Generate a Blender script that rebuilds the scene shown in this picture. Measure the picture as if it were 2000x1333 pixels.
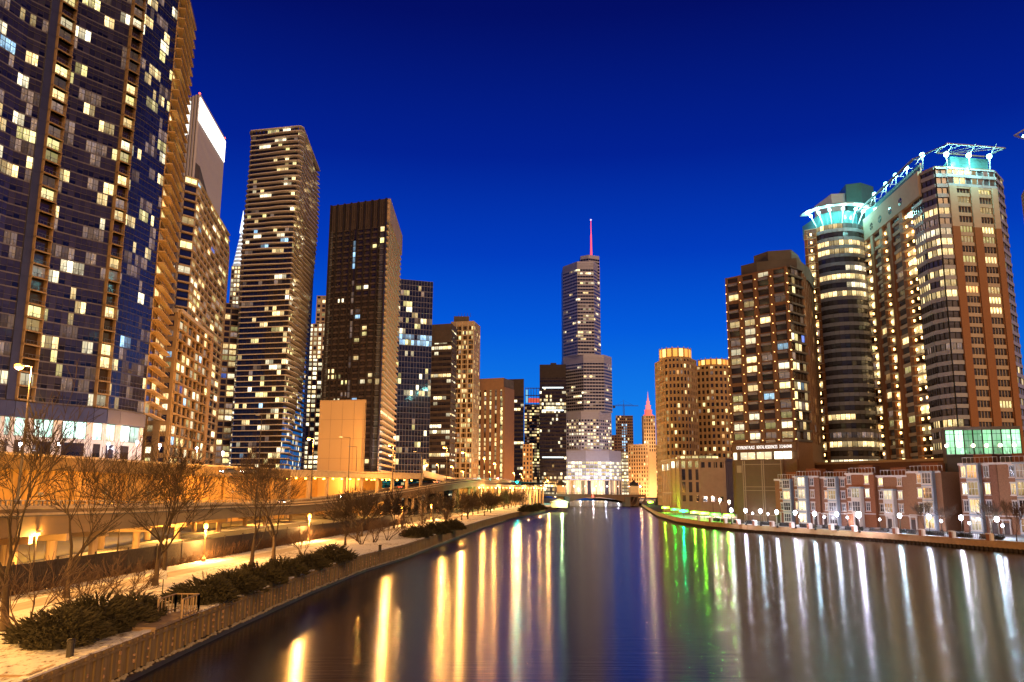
import bpy, bmesh, math, random
from mathutils import Vector, Matrix
R = random.Random(7)
sc = bpy.context.scene
for o in list(bpy.data.objects): bpy.data.objects.remove(o)

# ------------------------------------------------------------------ camera
F = 1596.0; EYE = 11.5; CX = 1000.0; CY = 666.5
PITCH = math.atan((955 - CY) / F); ROLL = math.radians(0.33)
fw = Vector((0, math.cos(PITCH), math.sin(PITCH)))
up0 = Vector((0, -math.sin(PITCH), math.cos(PITCH))); rt0 = Vector((1, 0, 0))
UP = up0 * math.cos(ROLL) - rt0 * math.sin(ROLL)
RT = rt0 * math.cos(ROLL) + up0 * math.sin(ROLL)
CAM = Vector((0, 0, EYE))
cd = bpy.data.cameras.new('camera'); co = bpy.data.objects.new('camera', cd)
sc.collection.objects.link(co)
co.matrix_world = Matrix(((RT.x, UP.x, -fw.x, 0), (RT.y, UP.y, -fw.y, 0), (RT.z, UP.z, -fw.z, EYE), (0, 0, 0, 1)))
cd.sensor_width = 36; cd.lens = 36 * F / 2000; cd.clip_start = .5; cd.clip_end = 20000
sc.camera = co

# ------------------------------------------------------------------ sky, light, exposure
w = bpy.data.worlds.new("World"); sc.world = w; w.use_nodes = True
nt = w.node_tree; nt.nodes.clear()
wo = nt.nodes.new('ShaderNodeOutputWorld'); bg = nt.nodes.new('ShaderNodeBackground')
tc = nt.nodes.new('ShaderNodeTexCoord'); sep = nt.nodes.new('ShaderNodeSeparateXYZ')
nt.links.new(tc.outputs['Generated'], sep.inputs[0])
rp = nt.nodes.new('ShaderNodeValToRGB')
nt.links.new(sep.outputs['Z'], rp.inputs[0])
e = rp.color_ramp.elements
stops = [(0.0, (.020, .28, .80)), (.10, (.006, .20, .82)), (.19, (.001, .105, .72)), (.28, (.0005, .046, .52)),
         (.39, (.0006, .016, .30)), (.53, (.0008, .0052, .14)), (.75, (.001, .002, .055)), (1, (.001, .001, .02))]
e[0].position = stops[0][0]; e[0].color = (*stops[0][1], 1)
e[1].position = 1; e[1].color = (*stops[-1][1], 1)
for p_, c_ in stops[1:-1]:
    q = e.new(p_); q.color = (*c_, 1)
# dusk glow is strongest towards the west (+Y) and fades behind the camera
az = nt.nodes.new('ShaderNodeMapRange'); az.inputs[1].default_value = -.7; az.inputs[2].default_value = .95
az.inputs[3].default_value = .18; az.inputs[4].default_value = 1.0
nt.links.new(sep.outputs['Y'], az.inputs[0])
mu = nt.nodes.new('ShaderNodeVectorMath'); mu.operation = 'SCALE'
nt.links.new(rp.outputs[0], mu.inputs[0]); nt.links.new(az.outputs[0], mu.inputs['Scale'])
nt.links.new(mu.outputs[0], bg.inputs[0]); bg.inputs[1].default_value = 1.0
nt.links.new(bg.outputs[0], wo.inputs[0])
# soft sun lamp added behind the camera to stand in for city skyglow
sl = bpy.data.lights.new('skyglow_sun', 'SUN'); sl.energy = 2.2; sl.angle = math.radians(28); sl.color = (1, .55, .25)
so = bpy.data.objects.new('skyglow_sun', sl); sc.collection.objects.link(so)
so.rotation_euler = Vector((-.40, .82, -.50)).to_track_quat('-Z', 'Y').to_euler()
sc.view_settings.view_transform = 'Standard'; sc.view_settings.look = 'None'
sc.view_settings.exposure = 0; sc.view_settings.gamma = 1
sc.cycles.use_denoising = True; sc.cycles.max_bounces = 6; sc.cycles.diffuse_bounces = 2; sc.cycles.glossy_bounces = 3
sc.cycles.sample_clamp_indirect = 6; sc.cycles.blur_glossy = .5
sc.cycles.caustics_reflective = False; sc.cycles.caustics_refractive = False

# ------------------------------------------------------------------ pixel helpers (photo pixels, 2000 wide)
def ray(px, py): return fw + RT * ((px - CX) / F) + UP * ((CY - py) / F)
def onz(px, py, z):
    d = ray(px, py); return CAM + d * ((z - EYE) / d.z)
def ony(px, py, Y):
    d = ray(px, py); return CAM + d * (Y / d.y)
def proj(p):
    v = Vector(p) - CAM; c = v.dot(fw)
    return (CX + F * v.dot(RT) / c, CY - F * v.dot(UP) / c, c)
def zat(x, y, py):
    a, b = -50.0, 900.0
    for _ in range(40):
        m = (a + b) / 2
        if proj((x, y, m))[1] > py: a = m
        else: b = m
    return a
def XY(px, py, Y):
    p = ony(px, py, Y); return (p.x, p.y)

# ------------------------------------------------------------------ materials
MATS = {}
def nodes(m): return m.node_tree.nodes, m.node_tree.links
def mk(name, col, rough=.8, var=.25, scale=.4, metal=0., bump=0., stretch=(1, 1, 1), col2=None, spec=.4, sharp=.5):
    if name in MATS: return MATS[name]
    m = bpy.data.materials.new(name); m.use_nodes = True; MATS[name] = m
    n, l = nodes(m); b = n['Principled BSDF']
    b.inputs['Roughness'].default_value = rough; b.inputs['Metallic'].default_value = metal
    b.inputs['Specular IOR Level'].default_value = spec
    t = n.new('ShaderNodeTexCoord'); mp = n.new('ShaderNodeMapping'); mp.inputs['Scale'].default_value = stretch
    l.new(t.outputs['Object'], mp.inputs[0])
    no = n.new('ShaderNodeTexNoise'); no.inputs['Scale'].default_value = scale; no.inputs['Detail'].default_value = 6
    no.inputs['Roughness'].default_value = .65
    l.new(mp.outputs[0], no.inputs['Vector'])
    r = n.new('ShaderNodeValToRGB'); r.color_ramp.elements[0].position = .5 - sharp * .5; r.color_ramp.elements[1].position = .5 + sharp * .5
    c2 = col2 if col2 else tuple(min(1, c * (1 + var)) for c in col)
    c1 = col if col2 else tuple(c * (1 - var) for c in col)
    r.color_ramp.elements[0].color = (*c1, 1); r.color_ramp.elements[1].color = (*c2, 1)
    l.new(no.outputs[0], r.inputs[0]); l.new(r.outputs[0], b.inputs['Base Color'])
    if bump:
        bp = n.new('ShaderNodeBump'); bp.inputs['Strength'].default_value = .6; bp.inputs['Distance'].default_value = bump
        n2 = n.new('ShaderNodeTexNoise'); n2.inputs['Scale'].default_value = scale * 4; n2.inputs['Detail'].default_value = 4
        l.new(mp.outputs[0], n2.inputs['Vector']); l.new(n2.outputs[0], bp.inputs['Height']); l.new(bp.outputs[0], b.inputs['Normal'])
    return m
def emat(name, col, s, mis=True):
    if name in MATS: return MATS[name]
    m = bpy.data.materials.new(name); m.use_nodes = True; MATS[name] = m
    n, l = nodes(m); b = n['Principled BSDF']; b.inputs['Base Color'].default_value = (.3, .3, .3, 1)
    b.inputs['Emission Color'].default_value = (*col, 1); b.inputs['Emission Strength'].default_value = s
    m.cycles.emission_sampling = 'FRONT' if mis else 'NONE'
    return m
def isl(n, l):
    g = n.new('ShaderNodeNewGeometry'); oi = n.new('ShaderNodeObjectInfo')
    a = n.new('ShaderNodeMath'); a.operation = 'ADD'; l.new(g.outputs['Random Per Island'], a.inputs[0]); l.new(oi.outputs['Random'], a.inputs[1])
    f = n.new('ShaderNodeMath'); f.operation = 'FRACT'; l.new(a.outputs[0], f.inputs[0]); return f
def litmat(name, col, s, col2=None, pan=2):
    """a lit room behind glass: brightness differs from room to room, furniture and curtains from the pane's own UV"""
    m = bpy.data.materials.new(name); m.use_nodes = True; MATS[name] = m
    n, l = nodes(m); b = n['Principled BSDF']; b.inputs['Roughness'].default_value = .15
    b.inputs['Base Color'].default_value = (.03, .025, .02, 1)
    f = isl(n, l)
    uv = n.new('ShaderNodeUVMap'); uv.uv_map = 'UVMap'
    cx = n.new('ShaderNodeCombineXYZ')
    m7 = n.new('ShaderNodeMath'); m7.operation = 'MULTIPLY'; m7.inputs[1].default_value = 97; l.new(f.outputs[0], m7.inputs[0])
    l.new(m7.outputs[0], cx.inputs[0]); l.new(m7.outputs[0], cx.inputs[1])
    ad = n.new('ShaderNodeVectorMath'); ad.operation = 'ADD'; l.new(uv.outputs[0], ad.inputs[0]); l.new(cx.outputs[0], ad.inputs[1])
    vo = n.new('ShaderNodeTexVoronoi'); vo.distance = 'CHEBYCHEV'; vo.inputs['Scale'].default_value = 2.6; l.new(ad.outputs[0], vo.inputs['Vector'])
    sp = n.new('ShaderNodeSeparateXYZ'); l.new(uv.outputs[0], sp.inputs[0])
    sc_ = n.new('ShaderNodeSeparateColor'); l.new(vo.outputs['Color'], sc_.inputs[0])
    # furniture: lower part of the pane darker in blocks
    low = n.new('ShaderNodeMapRange'); low.inputs[1].default_value = .05; low.inputs[2].default_value = .55; low.inputs[3].default_value = .75; low.inputs[4].default_value = 0
    l.new(sp.outputs[1], low.inputs[0])
    k = n.new('ShaderNodeMath'); k.operation = 'MULTIPLY'; l.new(low.outputs[0], k.inputs[0]); l.new(sc_.outputs[0], k.inputs[1])
    i1 = n.new('ShaderNodeMath'); i1.operation = 'SUBTRACT'; i1.inputs[0].default_value = 1; l.new(k.outputs[0], i1.inputs[1])
    # mullion of the pane
    mm = n.new('ShaderNodeMath'); mm.operation = 'MULTIPLY'; mm.inputs[1].default_value = pan; l.new(sp.outputs[0], mm.inputs[0])
    fr = n.new('ShaderNodeMath'); fr.operation = 'FRACT'; l.new(mm.outputs[0], fr.inputs[0])
    gt = n.new('ShaderNodeMath'); gt.operation = 'GREATER_THAN'; gt.inputs[1].default_value = .08; l.new(fr.outputs[0], gt.inputs[0])
    rr = n.new('ShaderNodeMapRange'); rr.inputs[3].default_value = .25; rr.inputs[4].default_value = 2.1
    pw_ = n.new('ShaderNodeMath'); pw_.operation = 'POWER'; pw_.inputs[1].default_value = 1.6; l.new(f.outputs[0], pw_.inputs[0]); l.new(pw_.outputs[0], rr.inputs[0])
    a1 = n.new('ShaderNodeMath'); a1.operation = 'MULTIPLY'; l.new(i1.outputs[0], a1.inputs[0]); l.new(rr.outputs[0], a1.inputs[1])
    a2 = n.new('ShaderNodeMath'); a2.operation = 'MULTIPLY'; l.new(a1.outputs[0], a2.inputs[0]); l.new(gt.outputs[0], a2.inputs[1])
    a3 = n.new('ShaderNodeMath'); a3.operation = 'MULTIPLY'; a3.inputs[1].default_value = s; l.new(a2.outputs[0], a3.inputs[0])
    hs = n.new('ShaderNodeMath'); hs.operation = 'LESS_THAN'; hs.inputs[1].default_value = .13; l.new(vo.outputs['Distance'], hs.inputs[0])
    h2 = n.new('ShaderNodeMath'); h2.operation = 'MULTIPLY_ADD'; h2.inputs[1].default_value = 1.3; h2.inputs[2].default_value = 1; l.new(hs.outputs[0], h2.inputs[0])
    a4 = n.new('ShaderNodeMath'); a4.operation = 'MULTIPLY'; l.new(a3.outputs[0], a4.inputs[0]); l.new(h2.outputs[0], a4.inputs[1]); a3 = a4
    mx = n.new('ShaderNodeMix'); mx.data_type = 'RGBA'; mx.inputs[6].default_value = (*col, 1); mx.inputs[7].default_value = (*(col2 or col), 1)
    l.new(sc_.outputs[1], mx.inputs[0])
    l.new(mx.outputs[2], b.inputs['Emission Color']); l.new(a3.outputs[0], b.inputs['Emission Strength'])
    m.cycles.emission_sampling = 'NONE'
    return m
def glassmat(name, c1, c2, rough=.07, spec=.7):
    m = bpy.data.materials.new(name); m.use_nodes = True; MATS[name] = m
    n, l = nodes(m); b = n['Principled BSDF']; b.inputs['Roughness'].default_value = rough; b.inputs['Specular IOR Level'].default_value = spec
    f = isl(n, l); r = n.new('ShaderNodeValToRGB'); r.color_ramp.elements[0].color = (*c1, 1); r.color_ramp.elements[1].color = (*c2, 1)
    r.color_ramp.elements[0].position = .35
    l.new(f.outputs[0], r.inputs[0])
    uv = n.new('ShaderNodeUVMap'); uv.uv_map = 'UVMap'; sp = n.new('ShaderNodeSeparateXYZ'); l.new(uv.outputs[0], sp.inputs[0])
    # blinds half drawn on some panes
    g = n.new('ShaderNodeMath'); g.operation = 'GREATER_THAN'; l.new(sp.outputs[1], g.inputs[0]); l.new(f.outputs[0], g.inputs[1])
    h = n.new('ShaderNodeMath'); h.operation = 'MULTIPLY'; h.inputs[1].default_value = .6; l.new(g.outputs[0], h.inputs[0])
    mx = n.new('ShaderNodeMix'); mx.data_type = 'RGBA'; l.new(r.outputs[0], mx.inputs[6]); mx.inputs[7].default_value = (*c2, 1); l.new(h.outputs[0], mx.inputs[0])
    l.new(mx.outputs[2], b.inputs['Base Color'])
    return m
glassmat('glass_dark', (.006, .006, .012), (.05, .04, .05)); glassmat('glass_blue', (.006, .008, .03), (.02, .025, .07), .05, .9)
glassmat('glass_violet', (.004, .005, .018), (.042, .040, .072), .08, .8); glassmat('glass_brown', (.012, .008, .005), (.05, .03, .02), .1)
glassmat('glass_grey', (.03, .03, .035), (.12, .12, .14), .15)
litmat('lit_warm', (1, .66, .24), 1.35, (1, .78, .40)); litmat('lit_yellow', (.95, .85, .28), 1.2, (1, .8, .4)); litmat('lit_white', (1, .90, .62), 1.5, (1, .82, .48))
litmat('lit_cool', (.55, .85, 1), 1.0, (.3, .6, 1)); litmat('lit_orange', (1, .45, .12), 1.0, (1, .6, .25)); litmat('lit_dim', (.6, .36, .2), .35, (.4, .3, .3))
litmat('lit_blue', (.1, .25, 1), .7, (.2, .3, .9)); litmat('lit_green', (.35, 1, .45), 1.3, (.5, 1, .6)); litmat('lit_mint', (.55, 1, .8), 2.2, (.8, 1, .9))
litmat('lit_hall', (1, .85, .55), 3.5, (1, .9, .65))
PAL = {'res': (('lit_warm', 5), ('lit_yellow', 2), ('lit_white', 3), ('lit_cool', .5), ('lit_dim', 4), ('lit_blue', .25)),
       'office': (('lit_yellow', 3), ('lit_white', 3), ('lit_warm', 2), ('lit_dim', 3)),
       'white': (('lit_white', 5), ('lit_warm', 2)), 'warm': (('lit_warm', 5), ('lit_orange', 1), ('lit_dim', 3), ('lit_yellow', 2))}
def pick(pal):
    a = PAL[pal]; t = R.random() * sum(x[1] for x in a)
    for nme, wgt in a:
        t -= wgt
        if t <= 0: return nme
    return a[0][0]

# ------------------------------------------------------------------ mesh builder
class MB:
    def __init__(s): s.v = []; s.f = []; s.m = []; s.uv = []; s.mats = []
    def mi(s, m):
        if m not in s.mats: s.mats.append(m)
        return s.mats.index(m)
    def face(s, pts, m, uv=None):
        i = len(s.v); s.v.extend([tuple(p) for p in pts]); s.f.append(tuple(range(i, i + len(pts)))); s.m.append(s.mi(m)); s.uv.append(uv)
    def mesh(s, vs, fs, m):
        i = len(s.v); s.v.extend([tuple(p) for p in vs]); k = s.mi(m)
        for f in fs: s.f.append(tuple(i + j for j in f)); s.m.append(k); s.uv.append(None)
    def obox(s, o, d, n, L, D, H, m, back=0.):
        """box from corner o, along d by L, out along n from -back to D, up H"""
        o = Vector(o); d = Vector(d); n = Vector(n); u = Vector((0, 0, H))
        a = o - n * back; b = a + d * L; c = o + d * L + n * D; e_ = o + n * D
        vs = [a, b, c, e_, a + u, b + u, c + u, e_ + u]
        s.mesh(vs, [(0, 1, 2, 3), (7, 6, 5, 4), (0, 4, 5, 1), (1, 5, 6, 2), (2, 6, 7, 3), (3, 7, 4, 0)], m)
    def box(s, x0, x1, y0, y1, z0, z1, m): s.obox((x0, y0, z0), (1, 0, 0), (0, 1, 0), x1 - x0, y1 - y0, z1 - z0, m)
    def prism(s, poly, z0, z1, m, mt=None):
        n_ = len(poly); vs = [(x, y, z0) for x, y in poly] + [(x, y, z1) for x, y in poly]
        s.mesh(vs, [(i, (i + 1) % n_, n_ + (i + 1) % n_, n_ + i) for i in range(n_)], m)
        s.face([(x, y, z1) for x, y in poly], mt or m); s.face([(x, y, z0) for x, y in reversed(poly)], m)
    def tube(s, a, b, r0, r1, m, k=6, cap=True):
        a = Vector(a); b = Vector(b); d = (b - a)
        if d.length < 1e-6: return
        d.normalize(); q = d.orthogonal().normalized(); t = d.cross(q)
        vs = []
        for p, r in ((a, r0), (b, r1)):
            for i in range(k):
                an = 2 * math.pi * i / k; vs.append(p + (q * math.cos(an) + t * math.sin(an)) * r)
        fs = [(i, (i + 1) % k, k + (i + 1) % k, k + i) for i in range(k)]
        if cap: fs += [tuple(range(k - 1, -1, -1)), tuple(range(k, 2 * k))]
        s.mesh(vs, fs, m)
    def lathe(s, c, prof, m, k=10):
        vs = []; fs = []
        for r, z in prof:
            for i in range(k):
                an = 2 * math.pi * i / k; vs.append((c[0] + r * math.cos(an), c[1] + r * math.sin(an), c[2] + z))
        for j in range(len(prof) - 1):
            for i in range(k): fs.append((j * k + i, j * k + (i + 1) % k, (j + 1) * k + (i + 1) % k, (j + 1) * k + i))
        fs += [tuple(range(k - 1, -1, -1)), tuple(range((len(prof) - 1) * k, len(prof) * k))]
        s.mesh(vs, fs, m)
    def ball(s, c, r, m, k=10, j=6, sz=1.):
        s.lathe(c, [(max(.01 * r, r * math.sin(math.pi * i / j)), -r * sz * math.cos(math.pi * i / j)) for i in range(j + 1)], m, k)
    def build(s, name, parent=None, origin=None, smooth=False):
        if not s.f: return None
        me = bpy.data.meshes.new(name); O = Vector(origin) if origin is not None else (Vector(parent['_o']) if parent is not None else Vector((0, 0, 0)))
        me.from_pydata([tuple(Vector(p) - O) for p in s.v], [], s.f)
        for m in s.mats: me.materials.append(MATS[m])
        me.polygons.foreach_set('material_index', s.m)
        if any(u is not None for u in s.uv):
            ul = me.uv_layers.new(name='UVMap'); dat = []
            for f, u in zip(s.f, s.uv):
                if u is None: u = [(0, 0)] * len(f)
                for q in u: dat += [q[0], q[1]]
            ul.data.foreach_set('uv', dat)
        if smooth: me.polygons.foreach_set('use_smooth', [True] * len(me.polygons))
        me.update()
        o = bpy.data.objects.new(name, me); sc.collection.objects.link(o)
        if parent is not None: o.parent = parent
        else: o.location = O
        return o
UVQ = [(0, 0), (1, 0), (1, 1), (0, 1)]
def thing(name, label, cat, loc, group=None, kind=None):
    o = bpy.data.objects.new(name, None); sc.collection.objects.link(o); o.location = loc
    o.empty_display_size = .5
    o['_o'] = tuple(loc); o['label'] = label; o['category'] = cat
    if group: o['group'] = group
    if kind: o['kind'] = kind
    return o
def tag(o, label=None, cat=None, group=None, kind=None):
    if label: o['label'] = label
    if cat: o['category'] = cat
    if group: o['group'] = group
    if kind: o['kind'] = kind
    return o
def cpy(root, loc, rz=0, sc_=1., label=None, group=None):
    r = root.copy(); sc.collection.objects.link(r); r.location = loc; r.rotation_euler = (0, 0, rz); r.scale = (sc_,) * 3
    if label: r['label'] = label
    if group: r['group'] = group
    for ch in list(root.children):
        c = ch.copy(); sc.collection.objects.link(c); c.parent = r
        for g in ch.children:
            d = g.copy(); sc.collection.objects.link(d); d.parent = c
    return r
ORD = ['first', 'second', 'third', 'fourth', 'fifth', 'sixth', 'seventh', 'eighth', 'ninth', 'tenth', 'eleventh', 'twelfth', 'thirteenth', 'fourteenth', 'fifteenth', 'sixteenth', 'seventeenth', 'eighteenth', 'nineteenth', 'twentieth']

# ------------------------------------------------------------------ building kit
def seg(p0, p1):
    d = Vector((p1[0] - p0[0], p1[1] - p0[1], 0)); L = d.length; d /= L
    return d, Vector((d.y, -d.x, 0)), L
class Tower:
    def __init__(s, name, label, vis, z0, z1, mat, depth=25, cat='building', back=None, roof='roof_dark', group=None):
        cx = sum(p[0] for p in vis) / len(vis); cy = sum(p[1] for p in vis) / len(vis)
        s.vis = vis; s.z0 = z0; s.z1 = z1
        s.root = thing(name, label, cat, (cx, cy, z0), group)
        bk = Vector((cx, cy, 0)).normalized() if back is None else Vector((*back, 0))
        s.poly = list(vis) + [(vis[-1][0] + bk.x * depth, vis[-1][1] + bk.y * depth), (vis[0][0] + bk.x * depth, vis[0][1] + bk.y * depth)]
        s.p = {}; s.items = {}; s.bands = {}
        s.mb('wall').prism(s.poly, z0, z1, mat, roof)
    def mb(s, n):
        if n not in s.p: s.p[n] = MB()
        return s.p[n]
    def item(s, kind, mb): s.items.setdefault(kind, []).append(mb)
    def win(s, o, d, n, W, H, m, off=.07, kind='window', band=None):
        o = Vector(o) + n * off; a = d * W; u = Vector((0, 0, H))
        pts = [o, o + a, o + a + u, o + u]
        if band is not None: s.bands.setdefault((kind, band), MB()).face(pts, m, UVQ)
        else:
            b = MB(); b.face(pts, m, UVQ); s.item(kind, b)
    def facade(s, p0, p1, z0=None, z1=None, fh=3.2, bw=3.5, sp=.3, pw=.2, rs=.2, rp=.35, ms='conc', mp='conc', lit=.2, pal='res', glass='glass_dark',
               band=True, rowlit=None, top=True, sn='spandrel', pn='pier', litfn=None, bal=None, win=True, every=1):
        z0 = s.z0 if z0 is None else z0; z1 = s.z1 if z1 is None else z1
        d, n, L = seg(p0, p1); nb = max(1, round(L / bw)); W = L / nb; nf = max(1, round((z1 - z0) / fh)); H = (z1 - z0) / nf
        o = Vector((p0[0], p0[1], 0))
        for f in range(nf):
            zb = z0 + f * H
            if rs > 0: s.mb(sn).obox(o + Vector((0, 0, zb)), d, n, L, rs, sp * H, ms)
            fl = lit if rowlit is None else (R.choice(rowlit))
            for b in range(nb):
                if win:
                    on = R.random() < fl * 1.5 if litfn is None else litfn(f, b, nf, nb)
                    m = (on if isinstance(on, str) else pick(pal)) if on else glass
                    s.win(o + d * ((b + pw / 2) * W) + Vector((0, 0, zb + sp * H)), d, n, W * (1 - pw), H * (1 - sp), m, band=(f if band else None), kind='window_band' if band else 'window')
                if bal and bal(b):
                    q = MB(); oo = o + d * ((b + .08) * W) + Vector((0, 0, zb)); ww = W * .84
                    q.obox(oo, d, n, ww, 1.5, .22, ms); 
                    q.obox(oo + n * 1.42 + Vector((0, 0, 1.05)), d, n, ww, .08, .07, 'rail')
                    for k in range(5): q.obox(oo + n * 1.43 + d * (ww - .06) * k / 4 + Vector((0, 0, .22)), d, n, .06, .05, .83, 'rail')
                    s.item('balcony', q)
        if top and rs > 0: s.mb(sn).obox(o + Vector((0, 0, z1 - sp * H * .5)), d, n, L, rs + .05, sp * H * .5, ms)
        if rp > 0:
            for b in range(0, nb + 1, every):
                u0 = max(0, b * W - pw * W / 2); u1 = min(L, b * W + pw * W / 2)
                s.mb(pn).obox(o + d * u0 + Vector((0, 0, z0)), d, n, u1 - u0, rp, z1 - z0, mp)
    def finish(s, cap=100):
        for n_, b in s.p.items(): b.build(n_, s.root)
        def wt(b):
            c = sum((Vector(p) for p in b.v[:4]), Vector()) / 4; x, y, z = proj(c)
            if z < 1: return 0
            a = [proj(p)[:2] for p in b.v[:4]]
            ar = abs(sum(a[i][0] * a[(i + 1) % 4][1] - a[(i + 1) % 4][0] * a[i][1] for i in range(4)))
            return ar * (1 if 0 < x < 2000 and 0 < y < 1333 else .001)
        keys = sorted(s.bands)
        for kd in set(k[0] for k in keys):
            ks = [k for k in keys if k[0] == kd]
            for k in ks[:cap]: s.bands[k].build(kd, s.root)
            rest = MB()
            for k in ks[cap:]: merge(rest, s.bands[k])
            o = rest.build(kd + '_rows', s.root)
            if o: o['kind'] = 'stuff'
        for kd, L in s.items.items():
            L = sorted(L, key=wt, reverse=True)
            for b in L[:cap]: b.build(kd, s.root)
            rest = MB()
            for b in L[cap:]: merge(rest, b)
            o = rest.build(kd + '_grid', s.root)
            if o: o['kind'] = 'stuff'
        return s.root
def merge(a, b):
    i = len(a.v); a.v.extend(b.v); mm = [a.mi(m) for m in b.mats]
    for f, m, u in zip(b.f, b.m, b.uv): a.f.append(tuple(j + i for j in f)); a.m.append(mm[m]); a.uv.append(u)
def arc(c, r, a0, a1, n):
    """points on an arc, angles in degrees, counter-clockwise"""
    return [(c[0] + r * math.cos(math.radians(a0 + (a1 - a0) * i / n)), c[1] + r * math.sin(math.radians(a0 + (a1 - a0) * i / n))) for i in range(n + 1)]
LK = 1.0
def lampglow(parent, loc, W, col, rad=.25, spot=None):
    d = bpy.data.lights.new('lamp_light', 'SPOT' if spot else 'POINT'); d.energy = W * LK; d.color = col; d.shadow_soft_size = rad
    if spot: d.spot_size = math.radians(spot); d.spot_blend = .6
    o = bpy.data.objects.new('lamp_light', d); sc.collection.objects.link(o); o.parent = parent
    o.location = Vector(loc) - Vector(parent['_o']); return o

mk('roof_dark', (.03, .03, .03)); mk('conc', (.30, .26, .22), var=.2, scale=.15); mk('conc_dark', (.10, .085, .075), var=.3, scale=.2)
mk('conc_tan', (.42, .30, .19), var=.15, scale=.12); mk('limestone', (.48, .38, .27), var=.12, scale=.2); mk('navy', (.035, .04, .10), .4, .2); mk('grid_blue', (.09, .095, .15), .4, .1, metal=.3)
mk('rail', (.12, .11, .12), .4, metal=.5); mk('brick', (.27, .10, .045), var=.22, scale=3, bump=.01); mk('brick_red', (.29, .11, .05), var=.25, scale=4, bump=.01)
mk('slab_line', (.10, .095, .13)); mk('ochre_dim', (.27, .18, .095)); mk('brick_brown', (.15, .085, .045), var=.2, scale=1.5); mk('ochre', (.42, .27, .12), var=.2); mk('metal_dark', (.05, .045, .04), .5, metal=.6)
mk('metal_grey', (.28, .28, .30), .45, metal=.5); mk('metal_white', (.7, .7, .72), .5); mk('bronze', (.045, .036, .036), .4, metal=.4)
mk('violet_metal', (.42, .43, .58), .5, .08); mk('brown_dark', (.07, .052, .05), var=.25)
mk('stone_white', (.62, .58, .55), var=.1, scale=1); mk('terra', (.62, .42, .24), var=.12)
# ================================================================== THE LARGE STRUCTURE
# ---- banks (world metres): left bank edge and right bank edge of the river
LB = [(-23.5, -60), (-23.4, 0), (-23.3, 62), (-23.0, 74), (-22.4, 93), (-20.8, 118), (-17.7, 140), (-14, 185), (-8.7, 245), (0, 320), (12, 395), (26, 470), (40, 590), (44, 700), (44, 1500)]
RB = [(130, -60), (118, 60), (104, 130), (98, 157), (88, 187), (76, 212), (66, 232), (60, 255), (58, 290), (62, 350), (72, 430), (88, 556), (92, 600), (96, 700), (96, 1500)]
ZL, ZR = 2.3, 2.0
def sheet(name, poly, z, m, kind='structure'):
    b = MB(); b.face([(x, y, z) for x, y in poly], m, [(y * .01, x * .01) for x, y in poly]); o = b.build(name); o['kind'] = kind; return o
# water with a rough, slightly rippled surface: a long exposure averages the ripples
m = bpy.data.materials.new('river_water'); m.use_nodes = True; MATS['river_water'] = m
n, l = nodes(m); b = n['Principled BSDF']; b.inputs['Base Color'].default_value = (.012, .008, .007, 1); b.inputs['Roughness'].default_value = .20
b.inputs['IOR'].default_value = 1.34; b.inputs['Anisotropic'].default_value = .8; tg = n.new('ShaderNodeTangent'); tg.direction_type = 'UV_MAP'; tg.uv_map = 'UVMap'; l.new(tg.outputs[0], b.inputs['Tangent'])
t = n.new('ShaderNodeTexCoord'); mp_ = n.new('ShaderNodeMapping'); mp_.inputs['Scale'].default_value = (.10, 1.5, 1); l.new(t.outputs['Object'], mp_.inputs[0])
no = n.new('ShaderNodeTexNoise'); no.inputs['Scale'].default_value = 1.5; no.inputs['Detail'].default_value = 3; l.new(mp_.outputs[0], no.inputs['Vector'])
bp = n.new('ShaderNodeBump'); bp.inputs['Strength'].default_value = .7; bp.inputs['Distance'].default_value = .034
l.new(no.outputs[0], bp.inputs['Height']); l.new(bp.outputs[0], b.inputs['Normal'])
sheet('river_water', [(-200, -80), (300, -80), (300, 1500), (-200, 1500)], 0, 'river_water')

def snowmat(name):
    m = mk(name, (.80, .77, .72), .85, scale=.35, bump=.06, col2=(.62, .57, .50), stretch=(1, .25, 1), sharp=.9)
    n, l = nodes(m); b = n['Principled BSDF']; src = b.inputs['Base Color'].links[0].from_socket
    t = n.new('ShaderNodeTexCoord'); mp = n.new('ShaderNodeMapping'); mp.inputs['Scale'].default_value = (1, .45, 1); l.new(t.outputs['Object'], mp.inputs[0])
    a = n.new('ShaderNodeTexNoise'); a.inputs['Scale'].default_value = 3.2; a.inputs['Detail'].default_value = 8; a.inputs['Roughness'].default_value = .75; l.new(mp.outputs[0], a.inputs['Vector'])
    c = n.new('ShaderNodeTexNoise'); c.inputs['Scale'].default_value = .11; c.inputs['Detail'].default_value = 3; l.new(t.outputs['Object'], c.inputs['Vector'])
    s_ = n.new('ShaderNodeMath'); s_.operation = 'MULTIPLY_ADD'; s_.inputs[1].default_value = .55; l.new(c.outputs[0], s_.inputs[0]); l.new(a.outputs[0], s_.inputs[2])
    r = n.new('ShaderNodeMapRange'); r.inputs[1].default_value = .80; r.inputs[2].default_value = .90; l.new(s_.outputs[0], r.inputs[0])
    x = n.new('ShaderNodeMix'); x.data_type = 'RGBA'; l.new(src, x.inputs[6]); x.inputs[7].default_value = (.16, .11, .06, 1); l.new(r.outputs[0], x.inputs[0]); l.new(x.outputs[2], b.inputs['Base Color'])
snowmat('snow')
mk('ground_dark', (.07, .06, .05), .9, scale=.3); mk('asphalt', (.055, .05, .048), .75, scale=.3)
mk('snow_trod', (.55, .47, .38), .85, scale=.8, bump=.05, col2=(.30, .24, .18), stretch=(1.5, .2, 1), sharp=.7)
FX = lambda y: -43.5 + max(0, (y - 60)) * .085 if y < 150 else -35.8 + (y - 150) * .115   # x of the fence line behind the lawn
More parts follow.
